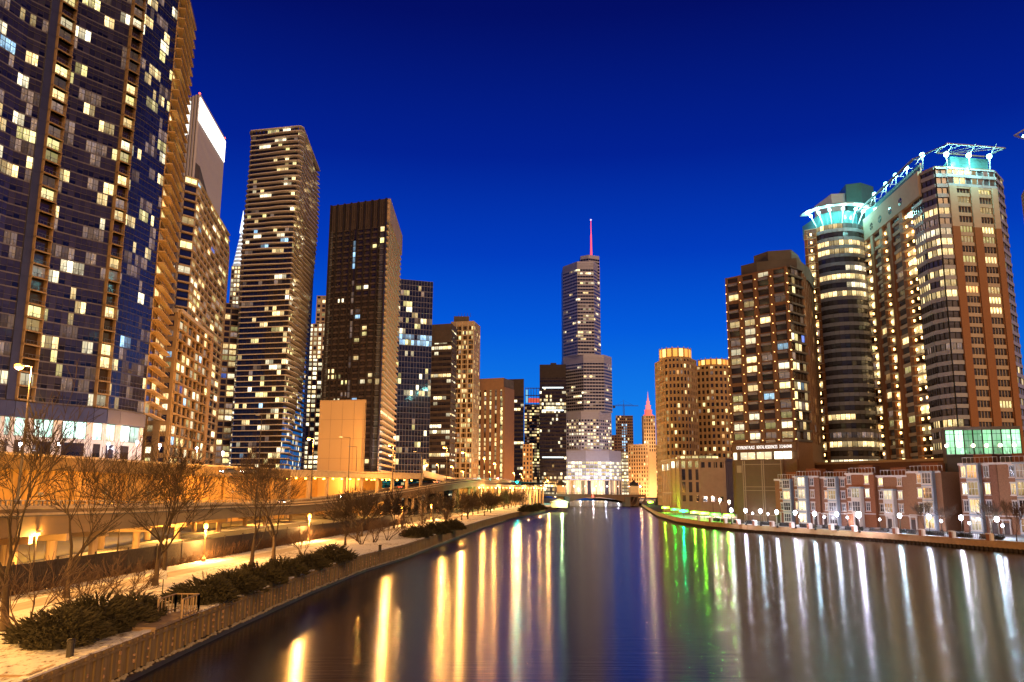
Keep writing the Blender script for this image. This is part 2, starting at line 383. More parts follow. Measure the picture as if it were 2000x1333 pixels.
FL = [(FX(y), y) for y in (-60, 20, 60, 90, 120, 150, 190, 240, 300, 360, 420, 480)]
# one ground sheet per bank, out to the horizon
sheet('city_ground', LB + [(-60, 3000), (-3000, 6000), (-3000, -60)], ZL - .5, 'ground_dark')
sheet('snow_lawn', [(x - .35, y) for x, y in LB[:12]] + [(-2, 480)] + FL[::-1][1:], ZL, 'snow')
pc = [((p[0] * .25 + FX(p[1]) * .75), p[1]) for p in LB[:11]]
sheet('trodden_path', [(x + 1.3, y) for x, y in pc] + [(x - 1.3, y) for x, y in pc[::-1]], ZL + .004, 'snow_trod')
sheet('far_bank_ground', RB + [(200, 3000), (3000, 6000), (3000, -60)][::1], ZR - .02, 'ground_dark')
mk('snow_far', (.7, .72, .75), .85, scale=.5, col2=(.25, .25, .24), sharp=.5)
sheet('promenade_snow', [(x + .6, y) for x, y in RB[2:10]] + [(95, 345), (90, 258), (122, 190), (150, 130)], ZR + .004, 'snow_far')
# roads
RD = [(-53, 85), (-53.6, 100), (-57, 130), (-62, 180), (-57.6, 240), (-44, 290), (-27.7, 330), (-17.9, 380), (0, 450), (13, 520), (30, 620)]   # ramp edge facing the river
sheet('riverside_road', [(FX(y) - 1.2, y) for y in (-40, 60, 90, 120, 150, 190, 240, 300, 330)] + [(-60, 330), (-95, 240), (-95, 100), (-95, -40)], ZL - .3, 'asphalt')
b = MB()
for i in range(14):
    y = -10 + i * 16; b.face([(FX(y) - 6.4, y, ZL - .296), (FX(y) - 6.25, y, ZL - .296), (FX(y + 8) - 6.25, y + 8, ZL - .296), (FX(y + 8) - 6.4, y + 8, ZL - .296)], 'metal_white')
o = b.build('road_markings'); o['kind'] = 'structure'
sheet('snowy_verge', [(FX(y) - 1.4, y) for y in (-40, 60, 90, 120, 150, 190)] + [(FX(y) - 5.2, y) for y in (190, 150, 120, 90, 60, -40)], ZL - .288, 'snow')
sheet('snow_median', [(-53, -40), (-53.5, 100), (-57, 130), (-62, 180), (-57, 240), (-70, 250), (-66, 180), (-60.5, 100), (-60.5, -40)], ZL - .285, 'snow')

# ---------------- A: the dark curved glass tower, upper left
A = [XY(-190, 450, 149), XY(-60, 450, 160), XY(8, 450, 168), XY(48, 450, 171.5), XY(64, 450, 173), XY(98, 450, 177), XY(150, 450, 182), XY(214, 450, 188), XY(238, 450, 191), XY(262, 450, 195), XY(310, 450, 205)]
T = Tower('apartment_tower', 'huge curved dark glass apartment tower rising out of the frame at upper left', A, 6, 152, 'brown_dark', depth=32, back=(-.62, .78))
def litA(f, b_, nf, nb): return R.random() < (.20 if f < 26 else .14)
zA = zat(A[5][0], A[5][1], 786)
kinds = ['glass', 'glass', 'glass', 'navy', 'bal', 'glass', 'glass', 'bal', 'blue', 'blue']
for i, k in enumerate(kinds):
    a, c = A[i], A[i + 1]
    if k == 'navy':
        T.facade(a, c, zA, 152, fh=3.02, bw=9, sp=.2, pw=.02, rs=.5, rp=.0, ms='navy', win=False)
        d, nn, L = seg(a, c); T.mb('pier').obox((*a, zA), d, nn, L, .45, 152 - zA, 'navy'); continue
    if k == 'bal':
        T.facade(a, c, zA, 152, fh=3.02, bw=30, sp=.14, pw=.10, rs=1.2, rp=1.05, ms='ochre_dim', mp='ochre_dim', glass='glass_brown', litfn=litA, sn='balcony_slab', bal=lambda b_: True)
    else:
        T.facade(a, c, zA, 152, fh=3.02, bw=1.35, sp=.10, pw=.08, rs=.16, rp=.09, ms='slab_line' if k == 'glass' else 'navy', mp='metal_dark', glass='glass_violet' if k == 'glass' else 'glass_blue', litfn=None, lit=.0)
        d_, n_3, L_ = seg(a, c)
        for f_ in range(int((152 - zA) / 3.02)): T.mb('glazing_rail').obox((*a, zA + f_ * 3.02 + 1.15), d_, n_3, L_, .22, .06, 'slab_line')
# lit flats as runs of panes (one room lights several panes side by side)
fl = sorted(k for k in T.bands)
for key in fl:
    bnd = T.bands[key]; i = 0
    while i < len(bnd.f):
        if R.random() < (.20 if key[1] < 24 else .14):
            k = R.choice((1, 2, 2, 3, 4)); mm = pick('res')
            if R.random() < .25: mm = 'lit_dim'
            for j in range(i, min(len(bnd.f), i + k)): bnd.m[j] = bnd.mi(mm)
            i += k
        i += 1
# right-hand flank with its stacked protruding balconies
d0 = Vector((A[-1][0], A[-1][1], 0)); E = XY(338, 450, 226)
T.facade(A[-1], E, zA, 152, fh=3.02, bw=7, sp=.16, pw=.08, rs=.3, rp=.3, ms='ochre', mp='ochre', lit=.3, pal='warm', glass='glass_brown')
for f in range(int((152 - zA) / 3.02)):
    z = zA + f * 3.02; q = MB(); d, nn, L = seg(A[-1], E)
    q.obox((*A[-1], z), d, nn, L, 2.0, .28, 'ochre'); q.obox(Vector((*A[-1], z + 1.1)) + nn * 1.9, d, nn, L, .08, .08, 'rail')
    for k in range(9): q.obox(Vector((*A[-1], z + .28)) + nn * 1.92 + d * (L - .1) * k / 8, d, nn, .06, .05, .84, 'rail')
    pass
    T.item('balcony', q)
# base: navy parapet band, bright double-height shop windows, white stone wall
for a, c in zip(A[:-1], A[1:]):
    d, nn, L = seg(a, c)
    T.mb('parapet_band').obox((*a, zA - 3.4), d, nn, L, .9, 3.2, 'navy')
    z1 = zA - 3.5
    T.mb('base_wall').obox((*a, 6), d, nn, L, .5, z1 - 6 - 3.9, 'stone_white')
    T.mb('base_wall').obox((*a, z1 - 3.9), d, nn, L * .13, .5, 3.9, 'stone_white')
    T.mb('base_wall').obox(Vector((*a, z1 - 3.9)) + d * L * .87, d, nn, L * .13, .5, 3.9, 'stone_white')
    k = max(1, round(L / 6.)); 
    for j in range(k):
        W = L * .74 / k; T.win(Vector((*a, z1 - 3.8)) + d * (L * .13 + j * W + .15), d, nn, W - .3, 3.7, 'lit_mint', off=.2, kind='shop_window')
        if j % 2 == 0: T.win(Vector((*a, z1 - 8.4)) + d * (L * .13 + j * W + .3), d, nn, W - .6, 3.6, 'glass_dark', off=.53, kind='shop_window')
rootA = T.finish()
lampglow(rootA, Vector((*XY(235, 870, 172), 21)), 900, (.7, .75, 1)); lampglow(rootA, Vector((*XY(90, 870, 155), 20)), 500, (.6, .8, 1))

# ---------------- generic flat towers -----------------
def quick(name, label, px, Yc, top, mat, base=None, z0=4, depth=30, sides=None, py=None, **kw):
    """px: pixel columns of the visible corners at row py; Yc: their distances"""
    py = py or (top + 900) / 2
    V = [XY(x, py, y) for x, y in zip(px, Yc)]
    z1 = zat(V[len(V) // 2 - (1 if len(V) == 2 else 0)][0], V[len(V) // 2 - (1 if len(V) == 2 else 0)][1], top)
    T = Tower(name, label, V, z0, z1, mat, depth=depth, back=kw.pop('back', None))
    ks = sides or [{}] * (len(V) - 1)
    for i, k in enumerate(ks):
        if k is None: continue
        a = dict(kw); a.update(k); T.facade(V[i], V[i + 1], **a)
    return T, V, z1

# Aon: pale ribbed shaft with a bright crown band
T, V, z1 = quick('office_tower', 'pale ribbed stone office tower with a bright white band of light under its roof', (352, 381, 437), (655, 645, 735), 184, 'conc_dark', py=300, depth=50, back=(-.4, .9),
    fh=60, bw=3.6, sp=.002, pw=.5, rs=.15, rp=.7, ms='stone_white', mp='stone_white', win=False)
emat('crown_light', (1, .93, .82), 2.6, False)
for a, c in ((V[1], V[2]),):
    d, nn, L = seg(a, c); T.mb('crown_light').obox((*a, z1 - 24), d, nn, L, 1.1, 21, 'crown_light')
d, nn, L = seg(V[0], V[1]); T.mb('crown_light').obox(Vector((*V[0], z1 - 34)) + d * L * .1, d, nn, L * .35, 1.1, 30, 'crown_light')
emat('beacon_red', (1, .04, .02), 10, False)
for p in V[1:]: T.mb('beacon').ball((*p, z1 + .6), .8, 'beacon_red')
T.finish()
# Prudential spire: white lit stepped needle
T, V, z1 = quick('office_tower', 'slim office tower tapering to a white floodlit needle spire', (447, 471), (700, 700), 520, 'stone_white', py=600, depth=20, fh=4, bw=3, sp=.3, pw=.25, lit=.5, pal='white')
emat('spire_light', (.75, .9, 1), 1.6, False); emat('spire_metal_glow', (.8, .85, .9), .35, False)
c = ((V[0][0] + V[1][0]) / 2, (V[0][1] + V[1][1]) / 2 + 5)
zt = zat(c[0], c[1], 412)
for k in range(9):
    za = z1 + (zt - z1) * .62 * k / 9; zb = z1 + (zt - z1) * .62 * (k + 1) / 9; r = 6.3 * (1 - k / 10.)
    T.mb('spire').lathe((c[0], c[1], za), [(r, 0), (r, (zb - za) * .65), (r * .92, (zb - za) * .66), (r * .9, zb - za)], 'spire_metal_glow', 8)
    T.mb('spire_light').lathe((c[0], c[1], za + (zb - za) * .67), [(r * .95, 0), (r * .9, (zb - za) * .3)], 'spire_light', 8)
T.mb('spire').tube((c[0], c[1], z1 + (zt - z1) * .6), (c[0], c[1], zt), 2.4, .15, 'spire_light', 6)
T.finish()
# L2: cream residential tower behind the curved one
T, V, z1 = quick('apartment_tower', 'cream apartment tower with glass balcony bays between the curved tower and the pale ribbed one', (316, 340, 366, 402, 436), (292, 288, 292, 325, 360), 352, 'conc_tan', py=600, depth=30, back=(-.3, .95),
    fh=3.1, bw=4, sp=.28, pw=.3, ms='limestone', mp='limestone', lit=.28, sides=[dict(bw=3.6, pw=.6, sp=.45, band=False, lit=.15), dict(ms='conc_tan', sp=.16, pw=.08, glass='glass_blue', lit=.25, rs=1.2),
    dict(sp=.2, pw=.18, glass='glass_blue', rs=.9, bw=7), dict(sp=.2, pw=.14, glass='glass_blue', rs=.9, bw=8, lit=.3)])
zc = z1; c = V[2]
T.mb('penthouse').prism([(V[1][0] + 2, V[1][1] + 4), (V[2][0] - 1, V[2][1] + 4), (V[3][0] - 3, V[3][1]), (V[3][0] - 12, V[3][1] + 8)], z1, z1 + 7, 'conc_dark')
T.finish()
# its lower ochre neighbour
T, V, z1 = quick('apartment_block', 'ochre brick apartment block with rows of balconies at the foot of the cream tower', (262, 338, 404), (244, 242, 285), 606, 'ochre', py=760, depth=25, back=(-.3, .95),
    fh=3.1, bw=4.2, sp=.3, pw=.45, ms='ochre', mp='ochre', lit=.3, pal='res', sides=[dict(band=False, pw=.55, sp=.45), dict(bw=5.5, pw=.25, sp=.22, rs=.7, bal=lambda b_: b_ % 2 == 0, glass='glass_brown')])
for a, c in zip(V[:-1], V[1:]):
    d, nn, L = seg(a, c); T.mb('cornice').obox((*a, z1 - .8), d, nn, L, 1.0, 1.2, 'limestone')
T.finish()
lampglow(T.root, Vector((*XY(350, 885, 232), 21)), 1200, (1, .8, .55))
# slivers between the cream tower and the wavy tower
quick('apartment_tower', 'narrow tower of lit flats squeezed between the cream tower and the wavy balconies', (410, 458), (420, 425), 590, 'brown_dark', depth=20, fh=3.1, bw=4, sp=.25, pw=.15, lit=.42, ms='conc_tan')[0].finish()

# ---------------- Aqua: wavy white balcony slabs
def wavy():
    V = [XY(474, 560, 408), XY(566, 560, 402), XY(605, 560, 462)]
    z0 = 6; z1 = zat(V[1][0], V[1][1], 250)
    T = Tower('wavy_tower', 'tall tower wrapped in rippling white balcony slabs on every floor', V, z0, z1 - 1, 'glassdark_core' if False else 'brown_dark', depth=42, back=(-.2, .98))
    d1, n1, L1 = seg(V[0], V[1]); d2, n2, L2 = seg(V[1], V[2])
    n0 = -d1
    P = []   # perimeter samples: point, normal, arclength
    for i in range(5): P.append((Vector((*V[0], 0)) - n0 * 0 + Vector((-.2, .98, 0)) * (12 - 3 * i), n0, -12 + 3 * i))
    for i in range(int(L1 / 1.6) + 1): P.append((Vector((*V[0], 0)) + d1 * L1 * i / int(L1 / 1.6), n1, L1 * i / int(L1 / 1.6)))
    P.append((Vector((*V[1], 0)), (n1 + n2).normalized(), L1 + .8))
    for i in range(int(L2 / 2) + 1): P.append((Vector((*V[1], 0)) + d2 * L2 * i / int(L2 / 2), n2, L1 + 1.5 + L2 * i / int(L2 / 2)))
    nf = 70; H = (z1 - z0) / nf
    for f in range(nf + 1):
        z = z0 + f * H; t = f / nf
        if .60 < t < .625: pass
        out = []
        for p, nn, s in P:
            a = 1.2 + 1.5 * max(0, math.sin(s * .16 + 3.2 * math.sin(t * 5.5) + .7)) * (.5 + .5 * math.sin(t * 9 + s * .07)) + (2.3 if s > L1 else 1.3) * max(0, math.sin(s * .085 - t * 7))
            if f == nf: a = 2.0 + (.8 if s > L1 else 0)
            out.append(p + nn * a)
        m_ = MB(); q = len(P)
        vs = [(o_.x, o_.y, z) for o_ in out] + [(o_.x, o_.y, z + .38) for o_ in out] + [(p.x, p.y, z) for p, _, _ in P] + [(p.x, p.y, z + .34) for p, _, _ in P]
        fs = []
        for i in range(q - 1):
            fs += [(i, i + 1, q + i + 1, q + i), (2 * q + i, 2 * q + i + 1, i + 1, i), (q + i, q + i + 1, 3 * q + i + 1, 3 * q + i)]
        m_.mesh(vs, fs, 'slab_white')
        T.item('balcony_slab', m_)
        if f < nf:
            segs = [(V[0], V[1], d1, n1, L1), (V[1], V[2], d2, n2, L2)]
            pl = .36 if t < .35 else (.26 if t < .6 else .30)
            for a, c, d, nn, L in segs:
                nb = int(L / 2.2); W = L / nb; run = 0
                for b_ in range(nb):
                    if run > 0: run -= 1
                    elif R.random() < pl * .5 and not (.58 < t < .63): run = R.choice((1, 1, 2, 3)); mm = pick('res')
                    m2 = mm if run > 0 else 'glass_blue' if R.random() < .7 else 'glass_dark'
                    T.win(Vector((*a, z + .34)) + d * b_ * W, d, nn, W - .14, H - .34, m2, band=f, kind='window_band')
    T.finish()
mk('slab_white', (.66, .60, .54), .6, .1)
wavy()

# stepped light tower + dark one between the wavy and the dark balcony tower
T, V, z1 = quick('office_tower', 'cream stepped tower half hidden behind the left edge of the dark slotted tower', (611, 650), (640, 640), 578, 'limestone', depth=30, fh=3.6, bw=4, sp=.35, pw=.4, ms='limestone', mp='limestone', lit=.35, pal='warm')
T.mb('wing').prism([XY(596, 800, 632), XY(640, 800, 628), XY(640, 800, 640), XY(596, 800, 645)], 4, zat(*XY(610, 640, 630), 632), 'limestone')
T.facade(XY(596, 800, 632), XY(640, 800, 628), 4, zat(*XY(610, 640, 630), 632), fh=3.6, bw=3.6, sp=.3, pw=.35, ms='limestone', mp='limestone', lit=.5, pal='white'); T.finish()
quick('office_block', 'dark office block seen in the gap right of the wavy tower', (566, 614), (800, 800), 657, 'brown_dark', depth=30, fh=4, bw=5, sp=.4, pw=.1, ms='brown_dark', mp='brown_dark', lit=.3, rowlit=(0, 0, .1, .3, .8), pal='office')[0].finish()
quick('apartment_tower', 'tall slice of flats glimpsed right of the wavy tower above the road wall', (586, 626), (560, 560), 700, 'conc_dark', depth=20, fh=3.2, bw=3.5, sp=.35, pw=.25, ms='conc_dark', mp='conc_tan', lit=.5, pal='white')[0].finish()

# ---------------- dark slotted tower with orange lit flank
T, V, z1 = quick('apartment_tower', 'dark brown high-rise with vertical slots and an orange-lit flank of balconies', (637, 748, 775), (418, 406, 470), 388, 'brown_dark', py=620, depth=30, fh=3.05, bw=4, sp=.3, pw=.12,
    sides=[None, dict(fh=3.05, bw=60, sp=.30, pw=.02, rs=1.6, rp=.3, ms='limestone', mp='limestone', glass='glass_blue', lit=.1)])
d, nn, L = seg(V[0], V[1]); o = Vector((*V[0], 0))
zt = z1 - 15
def part(u0, u1, **k):
    T.facade(tuple((o + d * L * u0)[:2]), tuple((o + d * L * u1)[:2]), 4, zt, **k)
part(0, .075, fh=3.05, bw=8, sp=.1, pw=.1, rs=.5, rp=.6, ms='metal_grey', mp='bronze', glass='glass_grey', lit=.02)
part(.075, .43, fh=3.05, bw=4.2, sp=.34, pw=.1, rs=.6, rp=.25, ms='brown_dark', mp='bronze', glass='glass_dark', litfn=lambda f, b_, nf, nb: R.random() < (.04 if f > nf * .45 else .3), pal='res')
part(.43, .51, fh=3.05, bw=2.2, sp=.1, pw=.12, rs=.2, rp=.8, ms='bronze', mp='bronze', glass='glass_dark', litfn=lambda f, b_, nf, nb: ('lit_cool' if f > nf * .8 else 'lit_dim') if (b_ == 0 and R.random() < .75 and f > nf * .3) else False)
part(.51, .90, fh=3.05, bw=4.2, sp=.34, pw=.1, rs=.6, rp=.25, ms='brown_dark', mp='bronze', glass='glass_dark', litfn=lambda f, b_, nf, nb: R.random() < ((.14 if b_ < 2 else .04) if f > nf * .45 else .3), pal='res')
part(.90, 1, fh=3.05, bw=8, sp=.1, pw=.1, rs=.5, rp=.6, ms='metal_grey', mp='bronze', glass='glass_grey', lit=.02)
for k in range(9): T.mb('pier').obox(o + d * (L * (.0 + .99 * k / 8)) + Vector((0, 0, 4)), d, nn, .8, 1.1, z1 - 4, 'bronze')
for k in range(28): T.mb('roof_louvre').obox(o + d * (L * k / 28) + Vector((0, 0, zt)), d, nn, .5, .55, 14.7, 'brown_dark')
d, nn, L = seg(V[1], V[2]); T.mb('flank_fascia').obox((*V[1], z1 - 12), d, nn, L, 1.9, 11.9, 'conc_tan'); T.finish()
lampglow(T.root, Vector((*XY(752, 885, 400), 30)), 6000, (1, .85, .85))
# ---------------- blue gridded office
T, V, z1 = quick('office_tower', 'deep blue glass office tower with a fine white grid', (772, 842), (520, 528), 545, 'navy', py=720, depth=40, fh=3.7, bw=2.0, sp=.09, pw=.1, rs=.12, rp=.16, ms='grid_blue', mp='grid_blue',
    glass='glass_blue', litfn=lambda f, b_, nf, nb: ('lit_cool' if f in (nf - 11, nf - 12) and R.random() < .8 else (R.random() < (.6 if f == nf - 8 else .04 if f > nf * .6 else .10))), pal='office')
# short runs of lit offices
for kx in T.bands:
    bnd = T.bands[kx]
    for i in range(len(bnd.f) - 3):
        if R.random() < .05:
            mm = R.choice(('lit_yellow', 'lit_yellow', 'lit_white', 'lit_warm'))
            for j in range(R.choice((2, 3))): bnd.m[i + j] = bnd.mi(mm)
T.finish()
# illegible bright fascia sign on its left edge is left out of the glass: small white-blue lamps
# ---------------- dark banded block, gridded tan tower
T, V, z1 = quick('office_tower', 'plain dark brown office tower with scattered rows of white light', (838, 880, 890), (560, 555, 575), 633, 'brown_dark', py=770, depth=30, fh=3.9, bw=3.2, sp=.42, pw=.06, rs=.3, rp=.1, ms='brown_dark', mp='bronze',
    sides=[{}, dict(lit=0, sp=.7)], rowlit=(0, 0, .05, .1, .2, .25, .9), pal='white')
d, nn, L = seg(V[0], V[1]); T.mb('roof_fascia').obox((*V[0], z1 - 13), d, nn, L, .6, 13.2, 'brown_dark'); T.finish()
T, V, z1 = quick('office_tower', 'tan gridded tower with a small dark penthouse on its roof', (879, 924, 936), (590, 586, 606), 628, 'conc_tan', py=770, depth=30, fh=3.6, bw=1.9, sp=.25, pw=.1, rs=.3, rp=.2, ms='conc_tan', mp='conc_tan',
    sides=[{}, dict(bw=3, pw=.55, sp=.3)], lit=.26, pal='warm', glass='glass_brown')
d, nn, L = seg(V[0], V[1])
for k in range(5): T.mb('pier').obox(Vector((*V[0], 4)) + d * (L * k / 4 - (.5 if k else 0)), d, nn, .8, .9, z1 - 4, 'limestone')
T.mb('roof_fascia').obox((*V[0], z1 - 3), d, nn, L, .7, 3.2, 'conc_tan')
T.mb('penthouse').prism([XY(886, 640, 592), XY(916, 640, 592), XY(916, 640, 600), XY(886, 640, 600)], z1, z1 + 5, 'conc_dark')
for k in range(5): T.mb('mast').tube((V[0][0] + 5 + k * 2.2, 594, z1 + 5), (V[0][0] + 5 + k * 2.2, 594, z1 + 8), .2, .1, 'metal_dark', 4)
T.finish()
# brown slab with vertical slots
T, V, z1 = quick('office_slab', 'brown stone slab building with narrow vertical slots of yellow windows', (932, 984, 1003), (640, 632, 650), 739, 'conc_dark', py=850, depth=26, fh=3.6, bw=4.2, sp=.22, pw=.62, rs=.1, rp=.9, ms='brown_dark', mp='slab_brown',
    sides=[dict(), None], lit=.55, pal='warm', glass='glass_brown') if mk('slab_brown', (.24, .135, .085), var=.12) else None
d, nn, L = seg(V[0], V[1]); T.mb('roof_fascia').obox((*V[0], z1 - 9), d, nn, L, 1.0, 9.2, 'slab_brown')
d, nn, L = seg(V[1], V[2]); T.mb('end_wall').obox((*V[1], 4), d, nn, L, .5, z1 - 4 - 7, 'slab_brown')
for f in range(int((z1 - 20) / 3.6)): T.win(Vector((*V[1], 6 + f * 3.6)) - seg(V[0], V[1])[0] * 2.4, seg(V[0], V[1])[0], seg(V[0], V[1])[1], 1.6, 2.6, 'lit_yellow', off=.96, kind='stair_window')
T.finish()
T, V, z1 = quick('office_tower', 'dark office block tucked behind the brown slotted slab', (984, 1023), (760, 755), 742, 'brown_dark', py=850, depth=30, fh=3.9, bw=3, sp=.4, pw=.1, rs=.25, rp=.1, ms='brown_dark', mp='bronze', rowlit=(0, .05, .1, .2, .5), pal='white')
d, nn, L = seg(V[0], V[1]); T.mb('roof_fascia').obox((*V[0], z1 - 16), d, nn, L, .6, 16.2, 'brown_dark'); T.finish()
# crowned narrow tower
T, V, z1 = quick('apartment_tower', 'narrow tower of lit flats with an open frame crown lit red and blue', (1024, 1058), (900, 900), 790, 'conc_dark', py=870, depth=25, fh=3.3, bw=2.6, sp=.4, pw=.12, rs=.5, ms='conc_tan', mp='conc_dark', lit=.45, pal='warm')
zc = zat(*V[0], 758); emat('crown_red', (1, .12, .06), .8, False); emat('crown_cyan', (.2, .7, 1), .8, False)
for k in range(6): T.mb('crown_frame').box(V[0][0] + 1 + k * 3, V[0][0] + 1.5 + k * 3, 899, 899.6, z1, zc, 'metal_grey')
T.mb('crown_frame').box(V[0][0] + 1, V[1][0] - 1, 899, 899.6, zc - .8, zc, 'metal_grey'); T.mb('crown_frame').box(V[0][0] + 1, V[1][0] - 1, 899, 899.6, zc - 9, zc - 8, 'metal_grey')
T.mb('crown_light').box(V[0][0] + 4, V[1][0] - 2, 901, 902, z1 + 2, z1 + 7, 'crown_red'); T.mb('crown_light').box(V[0][0] + 1.6, V[0][0] + 3.8, 901, 902, z1 + 2, zc - 2, 'crown_cyan'); T.finish()
quick('stone_building', 'low pale stone building in front of the crowned narrow tower', (1021, 1040), (700, 700), 868, 'terra', py=900, depth=20, fh=3.8, bw=2.4, sp=.4, pw=.5, ms='terra', mp='terra', lit=.15, pal='warm')[0].finish()
# black office slab left of the tall spired tower
T, V, z1 = quick('office_tower', 'black slab office tower with white ribbons of light, left of the spired tower', (1054, 1106), (860, 858), 713, 'bronze', py=850, depth=40, fh=4.0, bw=2.2, sp=.34, pw=.08, rs=.25, rp=.12, ms='bronze', mp='bronze', lit=0,
    litfn=lambda f, b_, nf, nb: R.random() < {0: .8, 1: .3}.get((f * 7 + (f // 3)) % 7, .07) and f < nf - 6, pal='white')
d, nn, L = seg(V[0], V[1]); T.mb('roof_fascia').obox((*V[0], z1 - 14), d, nn, L, .6, 14.2, 'bronze'); T.mb('penthouse').box(V[0][0] + 12, V[0][0] + 18, 865, 872, z1, z1 + 3, 'bronze')
emat('white_band', (.8, .95, 1), 3, False)
for zz in (z1 - 25, z1 - 49, z1 - 98): T.mb('light_band').obox(Vector((*V[0], zz)) + d * L * .1, d, nn, L * .8, .7, 1.0, 'white_band')
T.finish()

# ---------------- spired stepped glass tower
def stepped():
    Yb = 870
    tiers = [((1079, 1102, 1144, 1190, 1213), 4, 880, 888), ((1079, 1135, 1170, 1194), 0, 803, 884), ((1100, 1140, 1180, 1195), 0, 693, 880), ((1100, 1128, 1160, 1172), 0, 511, 876)]
    T = None; dep = {5: (892, 876, 868, 874, 890), 4: (890, 868, 868, 884)}
    tops = []
    for i, (px, _, top, yb) in enumerate(tiers):
        ds = dep[len(px)]; ry = {0: 920, 1: 840, 2: 750, 3: 600}[i]
        V = [XY(x, ry, y + i * 1.5) for x, y in zip(px, ds)]
        zt = zat(V[1][0], V[1][1], top); zb = 4 if i == 0 else tops[-1][1] - 0
        tops.append((V, zt))
    V0, zt0 = tops[0]
    T = Tower('stepped_skyscraper', 'tallest tower, stepped violet-grey glass with a thin pink lit spire, beyond the bridge', V0, 4, zt0, 'violet_metal', depth=35, back=(0, 1))
    for i, (V, zt) in enumerate(tops):
        zb = 4 if i == 0 else tops[i - 1][1]
        if i: T.mb('wall').prism(list(V) + [(V[-1][0], V[-1][1] + 34 - i), (V[0][0], V[0][1] + 34 - i)], zb, zt, 'violet_metal', 'roof_dark')
        for a, c in zip(V[:-1], V[1:]):
            d, nn, L = seg(a, c)
            fas = 9 if i else 12
            zf = zt - fas
            if i == 0:
                z2 = zat(V[1][0], V[1][1], 938)
                T.facade(a, c, z2, zf, fh=3.6, bw=4.2, sp=.3, pw=.12, rs=.25, rp=.35, ms='violet_metal', mp='violet_metal', lit=.93, pal='white', top=False)
                T.facade(a, c, 4, z2, fh=z2 - 4, bw=6, sp=.06, pw=.35, rs=.5, rp=1.2, ms='terra', mp='terra', lit=.5, pal='warm', pn='column')
            else:
                T.facade(a, c, zb, zf, fh=3.55 if i < 3 else 3.7, bw=3.0, sp=.44, pw=.1 if i > 1 else .3, rs=.3, rp=.12 if i > 1 else .35, ms='violet_metal', mp='violet_metal', lit=0,
                         litfn=(lambda f, b_, nf, nb: R.random() < .5) if i == 1 else (lambda f, b_, nf, nb: False), pal='white', glass='glass_blue', top=False)
            for j in range(int(fas / 1.6)): T.mb('fascia').obox((*a, zf + j * 1.6), d, nn, L, .35, 1.2, 'violet_metal')
    ks = sorted(T.bands)
    for kx in ks:
        bnd = T.bands[kx]; i = 0
        while i < len(bnd.f):
            if bnd.mats[bnd.m[i]] == 'glass_blue' and R.random() < .075:
                for j in range(i, min(len(bnd.f), i + R.choice((2, 4, 6)))):
                    bnd.m[j] = bnd.mi(R.choice(('lit_warm', 'lit_dim', 'lit_white')))
                i += 4
            i += 1
    V, zt = tops[3]
    # upper crest and spire
    q = [XY(1134, 540, 884), XY(1150, 540, 878), XY(1171, 540, 884)]; ze = zat(*q[1], 498)
    T.mb('crest').prism(q + [(q[2][0], 900), (q[0][0], 900)], zt - 30, ze, 'violet_metal', 'roof_dark')
    for a, c in zip(q[:-1], q[1:]): T.facade(a, c, zt - 28, ze - 4, fh=3.6, bw=3, sp=.36, pw=.1, rs=.3, rp=.1, ms='violet_metal', mp='violet_metal', lit=.05, glass='glass_blue', top=False)
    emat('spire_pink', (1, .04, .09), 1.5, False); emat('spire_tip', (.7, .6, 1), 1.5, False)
    s = XY(1154.5, 470, 886); zs = zat(*s, 430)
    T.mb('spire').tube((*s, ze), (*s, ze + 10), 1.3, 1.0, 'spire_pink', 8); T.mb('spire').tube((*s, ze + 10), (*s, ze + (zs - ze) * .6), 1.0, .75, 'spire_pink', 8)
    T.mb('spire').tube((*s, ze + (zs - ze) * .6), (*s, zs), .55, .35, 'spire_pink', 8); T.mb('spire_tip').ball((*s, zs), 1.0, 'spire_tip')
    T.finish()
    [lampglow(T.root, (V0[1][0] + 2 + 13 * k, 852, 11), 15000, (1, .88, .9) if k < 3 else (.82, .85, 1), .4) for k in range(6)]
stepped()
# ---------------- construction tower with crane
T, V, z1 = quick('unfinished_tower', 'concrete tower under construction with cold work lights up its middle', (1203, 1237), (1050, 1050), 812, 'conc_dark', py=860, depth=22, fh=3.6, bw=2.6, sp=.3, pw=.35, rs=.3, ms='conc_tan', mp='slab_brown', lit=0,
    litfn=lambda f, b_, nf, nb: 'lit_cool' if abs(b_ - nb * .45) < 1.6 and R.random() < .8 and f < nf - 3 else R.random() < .12, pal='warm'); T.finish()
cx, cy = (V[0][0] + V[1][0]) / 2, 1053; rt = thing('tower_crane', 'tower crane with a long horizontal jib on the roof of the unfinished tower', 'crane', (cx, cy, z1))
q = MB(); zj = zat(cx, cy, 793)
for dx in (-.8, .8): q.tube((cx + dx, cy, z1), (cx + dx, cy, zj), .28, .28, 'metal_dark', 4)
for k in range(8): q.tube((cx - .8, cy, z1 + (zj - z1) * k / 8), (cx + .8, cy, z1 + (zj - z1) * (k + 1) / 8), .14, .14, 'metal_dark', 4)
q.build('mast', rt)
q = MB(); q.tube((cx - 18, cy, zj), (cx + 19, cy, zj), .4, .4, 'metal_dark', 4); q.tube((cx - 8, cy, zj + 1.6), (cx + 12, cy, zj + 1.2), .2, .2, 'metal_dark', 4)
for k in range(16): q.tube((cx - 16 + 2.2 * k, cy, zj), (cx - 15 + 2.2 * k, cy, zj + 1.4), .12, .12, 'metal_dark', 4)
